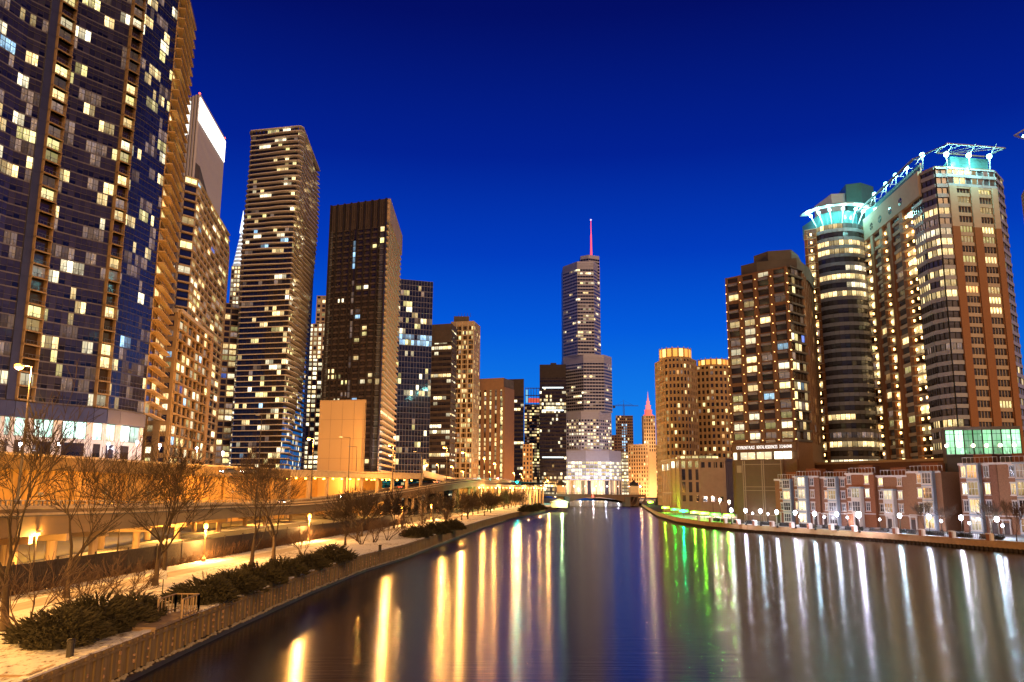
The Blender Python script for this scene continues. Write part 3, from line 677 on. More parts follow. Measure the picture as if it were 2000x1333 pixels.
q.build('jib', rt); q = MB(); q.tube((cx, cy, zj), (cx, cy, zj + 8), .4, .1, 'metal_dark', 4); q.tube((cx, cy, zj + 7), (cx + 14, cy, zj), .1, .1, 'metal_dark', 4); q.tube((cx, cy, zj + 7), (cx - 12, cy, zj), .1, .1, 'metal_dark', 4); q.build('apex', rt)
q = MB(); q.box(cx - 14, cx - 11, cy - 1, cy + 1, zj - 3, zj - .4, 'metal_dark'); q.build('counterweight', rt)
quick('office_block', 'small bluish lit block between the spired tower and the orange clock tower', (1214, 1232), (960, 960), 884, 'conc_dark', py=920, depth=15, fh=3.8, bw=3, sp=.35, pw=.2, lit=.75, pal='white')[0].finish()
quick('brick_block', 'low dark block just right of the stepped skyscraper shaft', (1194, 1206), (1000, 1000), 850, 'slab_brown', py=880, depth=15, fh=3.6, bw=3, sp=.4, pw=.4, ms='slab_brown', mp='slab_brown', lit=.1)[0].finish()
# ---------------- floodlit terracotta clock tower building
T, V, z1 = quick('clock_tower_building', 'orange floodlit terracotta building with a red-lit clock tower and cupola', (1228, 1262, 1288), (800, 790, 800), 868, 'terra', py=920, depth=20, fh=3.7, bw=2.6, sp=.4, pw=.48, rs=.2, rp=.5, ms='terra', mp='terra', lit=.14, pal='warm', glass='glass_brown')
q = [XY(1257, 830, 792), XY(1280, 830, 792)]; zt = zat(*q[0], 812)
T.mb('tower_wall').prism(q + [(q[1][0], 803), (q[0][0], 803)], 4, zt, 'terra'); T.facade(q[0], q[1], z1 - 8, zt, fh=3.7, bw=2.2, sp=.35, pw=.5, rs=.2, rp=.5, ms='terra', mp='terra', lit=.1, glass='glass_brown')
emat('cupola_red_glow', (1, .10, .08), 1.1, False); emat('cupola_rose_glow', (1, .22, .24), .9, False)  # red floodlighting of the cupola put into its surface as emission
c = ((q[0][0] + q[1][0]) / 2, 797.5); zz = zat(*c, 765)
T.mb('cupola').lathe((*c, zt), [(5.0, 0), (5.0, 1.2), (3.6, 1.4), (3.6, 5.6), (4.1, 5.7), (4.1, 6)], 'cupola_red_glow', 8)
T.mb('cupola').lathe((*c, zt + 6), [(2.6, 0), (2.6, 4), (3.0, 4.1), (3.0, 4.5), (1.7, 4.7), (1.7, 8), (2.0, 8.1), (1.0, 9), (.8, 11.5)], 'cupola_rose_glow', 8)
T.mb('cupola').tube((*c, zt + 17), (*c, zz), .6, .08, 'cupola_rose_glow', 6)
T.mb('clock_face').lathe((c[0], q[0][1] - .75, zt - 8), [(2.4, 0), (2.4, .1)], 'metal_white', 16) if False else None
T.mb('cornice').obox((*V[0], z1 - 1.5), *seg(V[0], V[1])[:2], seg(V[0], V[1])[2], 1.2, 1.6, 'terra'); T.finish()
for px_ in (1236, 1252, 1270, 1284): lampglow(T.root, (*XY(px_, 950, 772), 8), 24000, (1, .55, .24), 1)
lampglow(T.root, (*XY(1268, 860, 778), z1 + 3), 9000, (1, .7, .4), 1)

# ---------------- tan hotel with two drum crowns
mk('hotel_stone', (.48, .32, .165), var=.12, scale=.3)
def hotel():
    Y = 385
    c = XY(1324, 830, 400); r = XY(1356, 830, 400)[0] - c[0]
    left = XY(1283, 830, 412); bow = arc(c, r, 232, 308, 6)
    V = [left, XY(1301, 830, 396)] + bow + [XY(1363, 830, 402)]
    z1 = zat(c[0], c[1] - r, 698)
    T = Tower('hotel_tower', 'tan stone hotel tower with a bowed front and glowing orange drum on top', V, 4, z1, 'hotel_stone', depth=22, back=(.25, .97))
    for a, b_ in zip(V[:-1], V[1:]): T.facade(a, b_, fh=3.15, bw=2.35, sp=.42, pw=.42, rs=.22, rp=.42, ms='hotel_stone', mp='hotel_stone', lit=.17, pal='warm', glass='glass_dark', band=True)
    emat('drum_glow', (1, .38, .04), 1.3, False); emat('drum_hot', (1, .62, .18), 2.2, False)
    def drum(T, c, r, za, zb):
        T.mb('drum').lathe((*c, za), [(r, 0), (r, zb - za), (r * .9, zb - za + .1)], 'drum_stone', 24)
        for k in range(9):
            an = math.radians(185 + 170 * k / 8); p = (c[0] + r * math.cos(an), c[1] + r * math.sin(an))
            T.mb('drum_fin').tube((*p, za), (*p, zb + .6), .28, .28, 'hotel_stone', 4)
            if k < 8:
                a0 = math.radians(185 + 170 * (k + .15) / 8); a1 = math.radians(185 + 170 * (k + .85) / 8); rr = r + .1
                T.mb('drum_light').face([(c[0] + rr * math.cos(a0), c[1] + rr * math.sin(a0), za + .8), (c[0] + rr * math.cos(a1), c[1] + rr * math.sin(a1), za + .8), (c[0] + rr * math.cos(a1), c[1] + rr * math.sin(a1), zb - .4), (c[0] + rr * math.cos(a0), c[1] + rr * math.sin(a0), zb - .4)], 'drum_hot' if k % 3 == 1 else 'drum_glow')
    mk('drum_stone', (.6, .4, .18))
    drum(T, (c[0], c[1] + 2), r * .98, z1, zat(c[0], c[1] - r, 678)); T.finish()
    c2 = XY(1399, 830, 412); r2 = (XY(1432, 830, 412)[0] - c2[0])
    V2 = [XY(1364, 830, 408)] + arc(c2, r2, 240, 300, 4) + [XY(1436, 830, 410)]
    z2 = zat(c2[0], c2[1] - r2, 713)
    T = Tower('hotel_tower', 'shorter tan hotel tower with a thin glowing orange drum, right of its taller twin', V2, 4, z2, 'hotel_stone', depth=22, back=(.25, .97))
    for a, b_ in zip(V2[:-1], V2[1:]): T.facade(a, b_, fh=3.15, bw=2.35, sp=.42, pw=.42, rs=.22, rp=.42, ms='hotel_stone', mp='hotel_stone', lit=.17, pal='warm', glass='glass_dark')
    drum(T, (c2[0], c2[1] + 2), r2 * .9, z2, zat(c2[0], c2[1] - r2, 699)); T.finish()
    # podium
    P = [XY(1294, 940, 368), XY(1311, 940, 352), XY(1329, 940, 346), XY(1368, 940, 343), XY(1417, 940, 341), XY(1432, 940, 352)]
    zp = zat(*P[3], 897)
    T = Tower('hotel_podium', 'pale stone hotel podium with tall dark windows and a lit row under its roof', P, 2, zp, 'podium_stone', depth=14, back=(.25, .97))
    def wins(i, n_, zA_, zB_, mat_, fr=.62):
        d, nn, L = seg(P[i], P[i + 1]); W = L / n_
        for k in range(n_): T.win(Vector((*P[i], zA_)) + d * (W * (k + (1 - fr) / 2)), d, nn, W * fr, zB_ - zA_, mat_, off=.06)
    Z = lambda y: zat(*P[3], y)
    wins(0, 4, Z(918), Z(905), 'lit_white', .8); wins(1, 2, Z(914), Z(901), 'lit_white', .7)
    wins(2, 3, Z(914), Z(901), 'lit_yellow', .55); wins(2, 3, Z(938), Z(917), 'glass_dark', .5); wins(2, 3, Z(962), Z(942), 'glass_dark', .5); wins(2, 3, Z(980), Z(968), 'glass_dark', .5)
    wins(3, 4, Z(914), Z(903), 'glass_dark', .55); wins(3, 3, Z(980), Z(970), 'glass_dark', .5)
    for i in range(5):
        d, nn, L = seg(P[i], P[i + 1]); T.mb('cornice').obox((*P[i], zp - .6), d, nn, L, .7, .9, 'podium_stone'); T.mb('string_course').obox((*P[i], Z(965)), d, nn, L, .25, .5, 'podium_stone')
        for k in range(int(L / 3) + 1): T.mb('pilaster').obox(Vector((*P[i], 2)) + d * min(L - .4, 3 * k), d, nn, .35, .22, zp - 3, 'podium_stone')
    a = arc(XY(1362, 880, 372), 9, 200, 340, 7)
    T.mb('rotunda').prism(a + [(a[-1][0], a[-1][1] + 8), (a[0][0], a[0][1] + 8)], zp, zp + 2.6, 'podium_stone')
    for p, q_ in zip(a[:-1], a[1:]):
        d, nn, L = seg(p, q_); T.win(Vector((*p, zp + .4)) + d * .2, d, nn, L - .4, 1.7, 'lit_yellow')
    T.finish()
    for px_ in (): lampglow(T.root, (*XY(px_, 975, 330), 6), 2600, (1, .72, .45), .5)
mk('podium_stone', (.5, .36, .24), var=.1, scale=.5)
hotel()

# ---------------- brick apartment tower with the rental sign
V = [XY(1424, 700, 266), XY(1547, 700, 250), XY(1573, 700, 256), XY(1590, 700, 275)]
z1 = zat(*V[1], 520); zs = zat(*V[1], 862)
T = Tower('brick_apartment_tower', 'brown brick apartment tower with a rental sign above its lit base floor', V, 4, z1, 'brick_brown', depth=24, back=(.5, .86))
mk('brick_brown2', (.19, .10, .052), var=.2, scale=2)
lf = lambda f, b_, nf, nb: R.random() < (.62 if f < nf * .3 else .42 if f < nf * .6 else .3)
T.facade(V[0], V[1], zs, z1, fh=3.0, bw=5.4, sp=.36, pw=.30, rs=.25, rp=.5, ms='brick_brown2', mp='brick_brown2', litfn=lf, band=False, glass='glass_dark')
T.facade(V[1], V[2], zs, z1, fh=3.0, bw=2.4, sp=.2, pw=.1, rs=.9, rp=.2, ms='conc_dark', mp='conc_dark', litfn=lf, glass='glass_brown', band=True)
T.facade(V[2], V[3], zs, z1, fh=3.0, bw=4, sp=.3, pw=.3, rs=.25, rp=.5, ms='brick_brown2', mp='brick_brown2', litfn=lf, glass='glass_dark', band=True)
d, nn, L = seg(V[0], V[1])
nb = round(L / 5.4); W = L / nb; nf = round((z1 - zs) / 3.0); H = (z1 - zs) / nf
for f in range(nf):
    for b_ in range(nb):
        if R.random() < .8:
            q = MB(); q.obox(Vector((*V[0], zs + f * H - .1)) + d * (b_ * W + W * .2), d, nn, W * .6, .7, .75, 'metal_grey'); T.item('window_ledge', q)
emat('pin_light', (1, .5, .15), 6, False)
pl = MB()
for f in range(0, nf):
    for b_ in range(nb + 1): pl.obox(Vector((*V[0], zs + f * H + .5)) + d * (b_ * W - .1 if b_ else .1), d, nn, .22, .62, .22, 'pin_light')
T.p['wall_light_rows'] = pl
za, zb = zat(*V[1], 896), zat(*V[1], 884)
T.mb('base_wall').obox((*V[0], 4), d, nn, L, .6, za - 4 - .2, 'brick_brown2')
for k in range(4):
    u = L * (.02, .13, .39, .66)[k]; wd = L * (.06, .24, .24, .27)[k]; T.win(Vector((*V[0], za)) + d * u, d, nn, wd, zb - za + .4, 'lit_hall', off=.65, kind='hall_window')
T.mb('sign_band').obox((*V[0], zb + .6), d, nn, L, .7, zs - zb - .8, 'brick_brown2')
for k in range(0, 2):
    T.mb('base_wall').obox((*V[1 + k], 4), *seg(V[1 + k], V[2 + k])[:2], seg(V[1 + k], V[2 + k])[2], .5, zs - 4, 'brick_brown2')
# penthouse: stepped dark hats
def hat(pxs, top, bot, Yp):
    a = [XY(x, (top + bot) / 2, y) for x, y in pxs]; T.mb('penthouse').prism(a + [(a[-1][0] + 6, a[-1][1] + 12), (a[0][0] + 6, a[0][1] + 12)], z1 - .5, zat(*a[1], top), 'conc_dark')
hat([(1447, 266), (1478, 261), (1557, 256), (1580, 268)], 512, 535, 0); hat([(1472, 270), (1500, 264), (1546, 262), (1558, 268)], 491, 515, 0)
T.finish(); rootR2 = T.root
emat('sign_white', (1, .92, .85), 1.4, False)
def text(body, name, parent, o, d, size, mat, W=None, cond=1.):
    cu = bpy.data.curves.new(name, 'FONT'); cu.body = body; cu.size = size; cu.extrude = .04; cu.align_x = 'LEFT'
    ob = bpy.data.objects.new(name, cu); sc.collection.objects.link(ob); cu.materials.append(MATS[mat]); bpy.context.view_layer.update()
    me = bpy.data.meshes.new_from_object(ob); bpy.data.objects.remove(ob); ob = bpy.data.objects.new(name, me); sc.collection.objects.link(ob)
    ob.parent = parent; s = (W / (max(v.co.x for v in me.vertices))) if W else 1
    nn = Vector((d.y, -d.x, 0)); M = Matrix((d.to_4d(), Vector((0, 0, 1, 0)), nn.to_4d(), (0, 0, 0, 1))).transposed(); M.translation = Vector(o) - Vector(parent['_o'])
    M = M @ Matrix.Diagonal((s, 1, 1, 1)); me.transform(M); me.materials.clear(); me.materials.append(MATS[mat]); return ob
def thin(v): return Vector((v.x, v.y, v.z))
text('CITYFRONT PLACE   RENTAL RESIDENCES   312.464.0440', 'sign_lettering', rootR2, Vector((*V[0], zb + (zs - zb) * .42)) + d * L * .08 + nn * .76, d, 1.45, 'sign_white', W=L * .86)
# brown panelled podium in front
P = [XY(1437, 940, 262), XY(1530, 940, 252), XY(1560, 940, 262)]; zp = zat(*P[1], 899)
T = Tower('parking_podium', 'plain brown panelled podium below the rental sign', P, 2, zp, 'podium_brown', depth=5, back=(.3, .95)) if mk('podium_brown', (.17, .105, .055), var=.12, scale=.6, bump=.01) else None
d, nn, L = seg(P[0], P[1]); H = zp - 2
for u in (.16, .20, .56, .60, .96): T.mb('panel_frame').obox(Vector((*P[0], 2)) + d * L * u, d, nn, .25, .2, H, 'conc_tan')
for v in (.5, .56, .93, .1): T.mb('panel_frame').obox(Vector((*P[0], 2 + H * v)) + d * L * .16, d, nn, L * .82, .22, .18, 'conc_tan')
for v in range(14): T.mb('brick_course').obox(Vector((*P[0], 2 + H * (.05 + v * .065))) + d * L * .17, d, nn, L * .8, .08, .12, 'brick_brown2')
T.mb('wall_plate').obox(Vector((*P[0], 2 + H * .8)) + d * L * .04, d, nn, L * .1, .15, H * .12, 'conc_tan'); T.finish()
# ---------------- big brick and glass tower with teal canopies, right
mk('brick_orange', (.31, .14, .06), var=.15, scale=2.5, bump=.01); mk('lime_top', (.50, .40, .30), var=.1, scale=.5); mk('panel_grey', (.36, .37, .42), .5, .12)
emat('teal_lamp', (.35, 1, .92), 14, True); emat('sconce_light', (1, .58, .2), 9, True); mk('teal_glass', (.07, .20, .21), .15, .1, spec=.8)
XS = 122.0
yn = 228.0
# side facade line (faces the river) at x = XS - from far to near, then corner bay, then front
def xs(px, py, Y): return XY(px, py, Y)[0]
far = (XY(1704, 600, 276)[0], 276.0); near = (XY(1822, 600, 231)[0], 231.0)
cor0 = near; cor1 = XY(1850, 600, 226.5); cor2 = XY(1872, 600, 226.5); endf = XY(1968, 600, 229); endb = XY(1982, 600, 236)
Vr = [far, near, cor1, cor2, endf, endb]
zt = zat(*cor2, 325)
T = Tower('riverfront_tower', 'large orange brick and grey glass apartment tower with a teal-lit canopy roof, at right', Vr, 4, zt, 'brick_orange', depth=24, back=(.35, .94))
FH = 3.02
nf = int((zt - 8) / FH); zb = zt - 2 - nf * FH
d, nn, L = seg(far, near)
# strips of the side facade: (start, end, kind)
S = [(0, .10, 'bal'), (.10, .155, 'brick'), (.155, .28, 'win'), (.28, .335, 'brick'), (.335, .43, 'bal'), (.43, .49, 'brick'), (.49, .64, 'win'), (.64, .70, 'brick'), (.70, .84, 'bal'), (.84, 1, 'none')]
P = lambda u: tuple((Vector((*far, 0)) + d * L * u)[:2])
zlim = zt - 14
for a, c, k in S:
    if k == 'brick': T.mb('pier').obox((*P(a), zb), d, nn, L * (c - a), .8, zlim - zb, 'brick_orange'); T.mb('upper_pier').obox((*P(a), zlim), d, nn, L * (c - a), .8, zt - 4 - zlim, 'lime_top')
    if k == 'win':
        T.facade(P(a), P(c), zb, zt - 7, fh=FH, bw=(c - a) * L, sp=.34, pw=.12, rs=.45, rp=.5, ms='lime_top', mp='brick_orange', lit=.13, pal='warm', glass='glass_grey', band=False)
    if k == 'bal':
        T.facade(P(a), P(c), zb, zt - 9, fh=FH, bw=(c - a) * L, sp=.10, pw=.05, rs=.3, rp=.2, ms='lime_top', mp='brick_orange', lit=.4, pal='warm', glass='glass_brown', band=False)
        nq = round((zt - 9 - zb) / FH); HH = (zt - 9 - zb) / nq
        for f in range(nq):
            z = zb + f * HH; o = Vector((*P(a), z)); W = (c - a) * L; q = MB()
            q.obox(o + d * .05, d, nn, W - .1, 1.7, .28, 'lime_top'); q.obox(o + d * .05 + nn * 1.62 + Vector((0, 0, 1.1)), d, nn, W - .1, .07, .07, 'rail')
            for k_ in range(6): q.obox(o + nn * 1.62 + d * (.05 + (W - .16) * k_ / 5) + Vector((0, 0, .28)), d, nn, .06, .06, .82, 'rail')
            T.item('balcony', q)
            for uu in ((.12, .8) if W > 6 else (.15,)):
                q = MB(); q.obox(o + d * W * uu + Vector((0, 0, 1.7)), d, nn, .5, .35, .75, 'sconce_light'); T.item('balcony_lamp', q)
T.mb('roof_fascia').obox((*P(0), zt - 7.4), d, nn, L, 1.1, 7.6, 'lime_top')
for u in (.16, .33, .52, .70):   # porthole windows
    c = Vector((*P(u), zt - 4.5)) + nn * 1.14; pts = [c + d * 1.3 * math.cos(t_ * math.pi / 8) + Vector((0, 0, 1.3 * math.sin(t_ * math.pi / 8))) for t_ in range(16)]
    q = MB(); q.face(pts, 'glass_dark', [(0, 0)] * 16); q.obox(c - d * .12 - Vector((0, 0, 1.3)), d, nn, .24, .05, 2.6, 'lime_top'); q.obox(c - d * 1.3 - Vector((0, 0, .12)), d, nn, 2.6, .04, .24, 'lime_top'); q.build('porthole_window', T.root)
# corner glass bay
for a, c in ((P(.84), near), (near, cor1), (cor1, cor2)):
    lf = {}
    T.facade(a, c, zb, zt - .5, fh=FH, bw=1.6, sp=.36, pw=.09, rs=.5, rp=.28, ms='panel_grey', mp='metal_dark', glass='glass_grey', lit=0)
ks = sorted(T.bands)
for kx in ks:
    if kx[0] == 'window_band' and R.random() < .36:
        mm = R.choice(('lit_warm', 'lit_white', 'lit_dim', 'lit_warm')); bnd = T.bands[kx]
        for i in range(len(bnd.f)):
            if R.random() < .9: bnd.m[i] = bnd.mi(mm)
# front facade: brick piers with pairs of windows
d2, n2, L2 = seg(cor2, endf)
Q = lambda u: tuple((Vector((*cor2, 0)) + d2 * L2 * u)[:2])
zl2 = zt - 18.5
for a, c in ((0, .15), (.44, .60), (.88, 1.0)):
    T.mb('pier').obox((*Q(a), 4), d2, n2, L2 * (c - a), .85, zl2 - 4, 'brick_orange'); T.mb('upper_pier').obox((*Q(a), zl2), d2, n2, L2 * (c - a), .85, zt - 6.2 - zl2, 'lime_top')
for a, c in ((.15, .44), (.60, .88)):
    T.facade(Q(a), Q(c), zb, zt - 6.2, fh=FH, bw=(c - a) * L2, sp=.36, pw=.12, rs=.5, rp=.5, ms='lime_top', mp='brick_orange', lit=.17, pal='warm', glass='glass_grey', band=False)
    for kk in (1, 2, 3): T.mb('mullion').obox((*Q(a + (c - a) * (.06 + .22 * kk)), zb), d2, n2, .18, .3, zt - 7 - zb, 'limestone')
T.facade(cor2, endf, zt - 6.2, zt - .5, fh=2.85, bw=2.0, sp=.3, pw=.1, rs=.6, rp=.4, ms='panel_grey', mp='panel_grey', lit=.35, pal='warm', glass='glass_grey', sn='upper_spandrel')
T.facade(endf, endb, 4, zt - .5, fh=FH, bw=3, sp=.36, pw=.1, rs=.5, rp=.3, ms='panel_grey', mp='panel_grey', lit=.15, pal='warm', glass='glass_grey')
# roof: parapet, set-back storey, canopy frame carried on struts, row of teal lamps
inset = 2.5
sp_ = [Q(.12), Q(.9), (Q(.9)[0] + 3, Q(.9)[1] + 14), (Q(.12)[0] + 3, Q(.12)[1] + 14)]
T.mb('set_back_storey').prism(sp_, zt, zt + 3.2, 'teal_glass')
zc = zt + 4.8
def beam(a, c, r=.22, m='metal_grey', n_='canopy'): T.mb(n_).obox((a[0], a[1], a[2]), (Vector(c) - Vector(a)).normalized(), Vector((0, 0, 1)).cross(Vector(c) - Vector(a)).normalized(), (Vector(c) - Vector(a)).length, r * 2, r * 1.6, m)
o1 = Vector((*Q(-.12), 0)) + n2 * 4.5; o2 = Vector((*Q(1.06), 0)) + n2 * 4.5; i1_ = Vector((*Q(-.05), 0)) - n2 * 2; i2_ = Vector((*Q(.98), 0)) - n2 * 2
for a, c in ((o1, o2), (i1_, i2_), (o1, i1_), (o2, i2_)): beam((a.x, a.y, zc), (c.x, c.y, zc))
for k in range(5):
    a = o1.lerp(o2, k / 4); c = i1_.lerp(i2_, k / 13); T.mb('canopy').tube((a.x, a.y, zc + .2), (c.x, c.y, zc + .2), .12, .12, 'metal_grey', 4)
def teal(px, py, Yh, foot=None, W=4200, r=.75, hz=None):
    p = ony(px, py, Yh); q = MB(); q.ball((p.x, p.y, p.z), r, 'teal_lamp', 8, 5); o = q.build('canopy_lamp', T.root)
    T.mb('canopy_strut').tube((p.x, p.y + .3, p.z - 4.5), (p.x, p.y, p.z - r), .2, .2, 'metal_grey', 5)
    T.mb('canopy_strut').tube((p.x, p.y, p.z), (p.x + (.9 if hz is None else -2.2), p.y - (2.6 if hz is None else 0), zc if hz is None else hz), .08, .12, 'metal_grey', 5)
    pass
    lampglow(T.root, (p.x, p.y - 1.2, p.z - .6), W, (.35, 1, .9), .5)
for px, py in ((1848, 302), (1892, 304), (1932, 306)): teal(px, py, 224)
for k, (px, py) in enumerate(((1708, 380), (1730, 360), (1749, 343), (1770, 328), (1801, 303))): teal(px, py, 272 - 9.5 * k, hz=zt + 3.6)
e0 = Vector((*P(-.02), zt + 3.5)) + nn * 2.6; e1 = Vector((*P(1.02), zt + 3.5)) + nn * 2.6
beam(e0, e1, .3); beam(e1, (o1.x, o1.y, zc), .2)
T.mb('roof_screen').obox((*P(0), zt + .2), d, nn, L, .2, 2.6, 'teal_glass', back=.3)
for k in range(8):
    a = e0.lerp(e1, k / 7); T.mb('canopy').tube(a, a - nn * 2.8, .1, .1, 'metal_grey', 4)
T.finish()
# ---- round wing
cR = XY(1643, 640, 284); rR = (XY(1700, 640, 284)[0] - XY(1603, 640, 284)[0]) / 2
cR = (cR[0] + .8, cR[1])
A_ = arc(cR, rR, 198, 322, 12); L0 = (A_[0][0] - 3.4, A_[0][1] + 2.5); R0 = (A_[-1][0] + 3.0, A_[-1][1] + .3)
Vw = [L0] + A_ + [R0]; zw = zat(cR[0], cR[1] - rR, 436)
T = Tower('round_apartment_tower', 'round-fronted grey glass apartment tower with a teal-lit ring canopy', Vw, 4, zw, 'panel_grey', depth=20, back=(.35, .94))
nq = int((zw - 6) / FH); z0w = zw - 1 - nq * FH
for i in range(1, len(Vw) - 2):
    T.facade(Vw[i], Vw[i + 1], z0w, zw, fh=FH, bw=1.7, sp=.40, pw=.07, rs=.45, rp=.12, ms='panel_grey', mp='metal_dark', lit=0, glass='glass_grey', top=False)
for kx in sorted(T.bands):
    bnd = T.bands[kx]
    if R.random() < .42:
        a0 = R.choice((0, 0, 0, 6)); mm = R.choice(('lit_warm', 'lit_white', 'lit_warm', 'lit_dim')); a1 = R.choice((len(bnd.f), len(bnd.f), 6))
        for i in range(a0, max(a0, min(a1, len(bnd.f)))): bnd.m[i] = bnd.mi(mm)
for (a, c, nm) in ((Vw[0], Vw[1], 'l'), (Vw[-2], Vw[-1], 'r')):
    dd, n3, L3 = seg(a, c)
    T.facade(a, c, z0w, zw, fh=FH, bw=L3, sp=.12, pw=.1, rs=.3, rp=.3, ms='lime_top', mp='brick_orange', lit=.5, pal='warm', glass='glass_brown')
    if nm == 'l': T.mb('brick_edge').obox(Vector((*a, 4)), dd, n3, .9, 1.2, zw - 6, 'brick_orange'); T.mb('brick_edge').obox(Vector((*c, 4)) - dd * .9, dd, n3, .9, 1.2, zw - 6, 'brick_orange')
    for f in range(nq):
        z = z0w + f * FH; q = MB(); q.obox((*a, z), dd, n3, L3, 1.5, .25, 'lime_top'); q.obox(Vector((*a, z + 1.1)) + n3 * 1.42, dd, n3, L3, .07, .07, 'rail'); T.item('balcony', q)
        q = MB(); q.obox(Vector((*a, z + 1.5)) + dd * L3 * .45, dd, n3, .45, .35, .9, 'sconce_light'); T.item('balcony_lamp', q)
# drum roof storey, ring and box
T.mb('roof_drum').prism(arc((cR[0] + .5, cR[1] + 1), rR * .82, 190, 350, 10) + [(cR[0] + 8, cR[1] + 12), (cR[0] - 8, cR[1] + 12)], zw, zw + 5.5, 'teal_glass')
zr = zat(cR[0], cR[1] - rR, 404)
ro = arc(cR, rR * 1.42, 170, 345, 24); ri = arc(cR, rR * 1.12, 170, 345, 24)
vs = [(*p, zr) for p in ro] + [(*p, zr) for p in ri] + [(*p, zr + .35) for p in ro] + [(*p, zr + .35) for p in ri]; k_ = 25
fs = []
for i in range(24): fs += [(i, i + 1, k_ + i + 1, k_ + i), (2 * k_ + i, 3 * k_ + i, 3 * k_ + i + 1, 2 * k_ + i + 1), (i, 2 * k_ + i, 2 * k_ + i + 1, i + 1), (k_ + i, k_ + i + 1, 3 * k_ + i + 1, 3 * k_ + i)]
T.mb('ring_canopy').mesh(vs, fs, 'metal_grey')
for an in (188, 212, 236, 262, 290, 315):
    a = math.radians(an); p = Vector((cR[0] + rR * 1.1 * math.cos(a), cR[1] + rR * 1.1 * math.sin(a), zr - 1.0))
    q = MB(); q.ball(p, .55, 'teal_lamp', 8, 5); q.build('canopy_lamp', T.root); lampglow(T.root, p + Vector((math.cos(a) * .9, math.sin(a) * .9, -.5)), 3200, (.35, 1, .9), .5)
    T.mb('canopy_strut').tube((cR[0] + rR * .85 * math.cos(a), cR[1] + rR * .85 * math.sin(a), zw), p, .18, .18, 'metal_white', 5)
    T.mb('canopy_strut').tube(p, (cR[0] + rR * 1.38 * math.cos(a), cR[1] + rR * 1.38 * math.sin(a), zr), .1, .1, 'metal_white', 4)
bx = [XY(1652, 370, 290), XY(1682, 370, 288), XY(1706, 370, 292)]
T.mb('roof_box').prism(bx + [(bx[2][0] + 2, 308), (bx[0][0] + 2, 308)], zw, zat(*bx[1], 357), 'teal_glass')
T.mb('roof_box').prism([XY(1624, 390, 292), XY(1652, 370, 291), (bx[0][0], 306), (bx[0][0] - 6, 306)], zw, zat(*bx[1], 372), 'panel_grey')
T.finish()
# ---- green-lit glass pavilion
a, c = XY(1846, 862, 206), XY(1994, 862, 200); zp0, zp1 = zat(*a, 889), zat(*c, 840) + .8
T = Tower('glass_pavilion', 'green-lit glass pavilion with round white lamps at the foot of the orange brick tower', [a, c], zp0 - 6, zp1, 'conc_dark', depth=6, back=(.35, .94))
d, nn, L = seg(a, c)
T.facade(a, c, zp0, zp1 - .6, fh=(zp1 - .6 - zp0), bw=2.1, sp=.03, pw=.12, rs=.3, rp=.5, ms='panel_grey', mp='metal_dark', litfn=lambda *a_: 'lit_green', band=False)
for k in range(3): T.mb('mullion').obox((*a, zp0 + (zp1 - zp0) * (.25 + .25 * k)), d, nn, L, .3, .1, 'metal_dark')
T.mb('roof_edge').obox((*a, zp1 - .6), d, nn, L, .9, .7, 'metal_grey')
emat('globe_warm', (1, .78, .5), 16, True); emat('globe_white', (.78, .82, 1), 36, True); emat('globe_sodium', (1, .42, .04), 16, True)
for k in range(6):
    p = Vector((*a, zp0 + 2.2)) + d * (L * (k + .02) / 5.6) + nn * 1.2; q = MB(); q.ball(p, .42, 'globe_warm', 8, 5); q.tube(p - nn * .8, p, .05, .05, 'metal_dark', 4); q.build('wall_lamp', T.root)
T.finish()
# brick podium behind the townhouses
a, b_, c = XY(1578, 900, 262), XY(1845, 900, 216), XY(2040, 900, 196); mk('brick_deep', (.15, .07, .04), var=.2, scale=2)
T = Tower('garage_podium', 'long plain red brick podium between the townhouse roofs and the towers', [a, b_, c], 2, zat(*b_, 896), 'brick_deep', depth=6, back=(.5, .86))
for p, q_ in ((a, b_), (b_, c)):
    d, nn, L = seg(p, q_); T.mb('coping').obox((*p, zat(*b_, 896) - .5), d, nn, L, .25, .7, 'conc_tan')
T.finish()
# sliver of the neighbouring tower's lit canopy at the right frame edge
p = ony(1996, 262, 150); rt = thing('canopy_corner', 'pointed steel canopy corner of a tower just outside the right frame edge', 'canopy', (p.x + 6, p.y, p.z))
q = MB()
A0 = ony(1981, 265, 150); B0 = ony(2030, 236, 152); C0 = ony(2030, 282, 140)
for u, v_ in ((A0, B0), (A0, C0), (B0, C0)): q.tube(u, v_, .18, .18, 'metal_grey', 4)
for k in range(1, 6): q.tube(A0.lerp(B0, k / 6), A0.lerp(C0, k / 6), .07, .07, 'metal_grey', 4)
q.build('frame', rt); q = MB(); W0 = ony(2004, 325, 150)
q.tube(A0.lerp(C0, .9), W0, .12, .12, 'metal_grey', 4); q.build('strut', rt)
p_ = ony(2001, 268, 148); q = MB(); q.ball(p_, .5, 'teal_lamp', 8, 5); q.build('lamp', rt)
q = MB(); q.tube(W0, (W0.x + 8, W0.y + 3, W0.z - 2), .15, .15, 'metal_grey', 4); q.build('strut', rt)
b0 = Vector((W0.x + 7, 152, 0))
T = Tower('apartment_tower', 'brick tower standing just outside the right frame edge', [(b0.x, 158), (b0.x + 7, 146), (b0.x + 26, 150)], 2, W0.z + 3, 'brick_brown', depth=18, back=(.4, .9))
T.facade((b0.x, 158), (b0.x + 7, 146), fh=3.1, bw=4, sp=.3, pw=.3, ms='lime_top', mp='brick_orange', lit=.2, pal='warm'); T.facade((b0.x + 7, 146), (b0.x + 26, 150), fh=3.1, bw=4, sp=.3, pw=.3, ms='lime_top', mp='brick_orange', lit=.2, pal='warm'); T.finish()
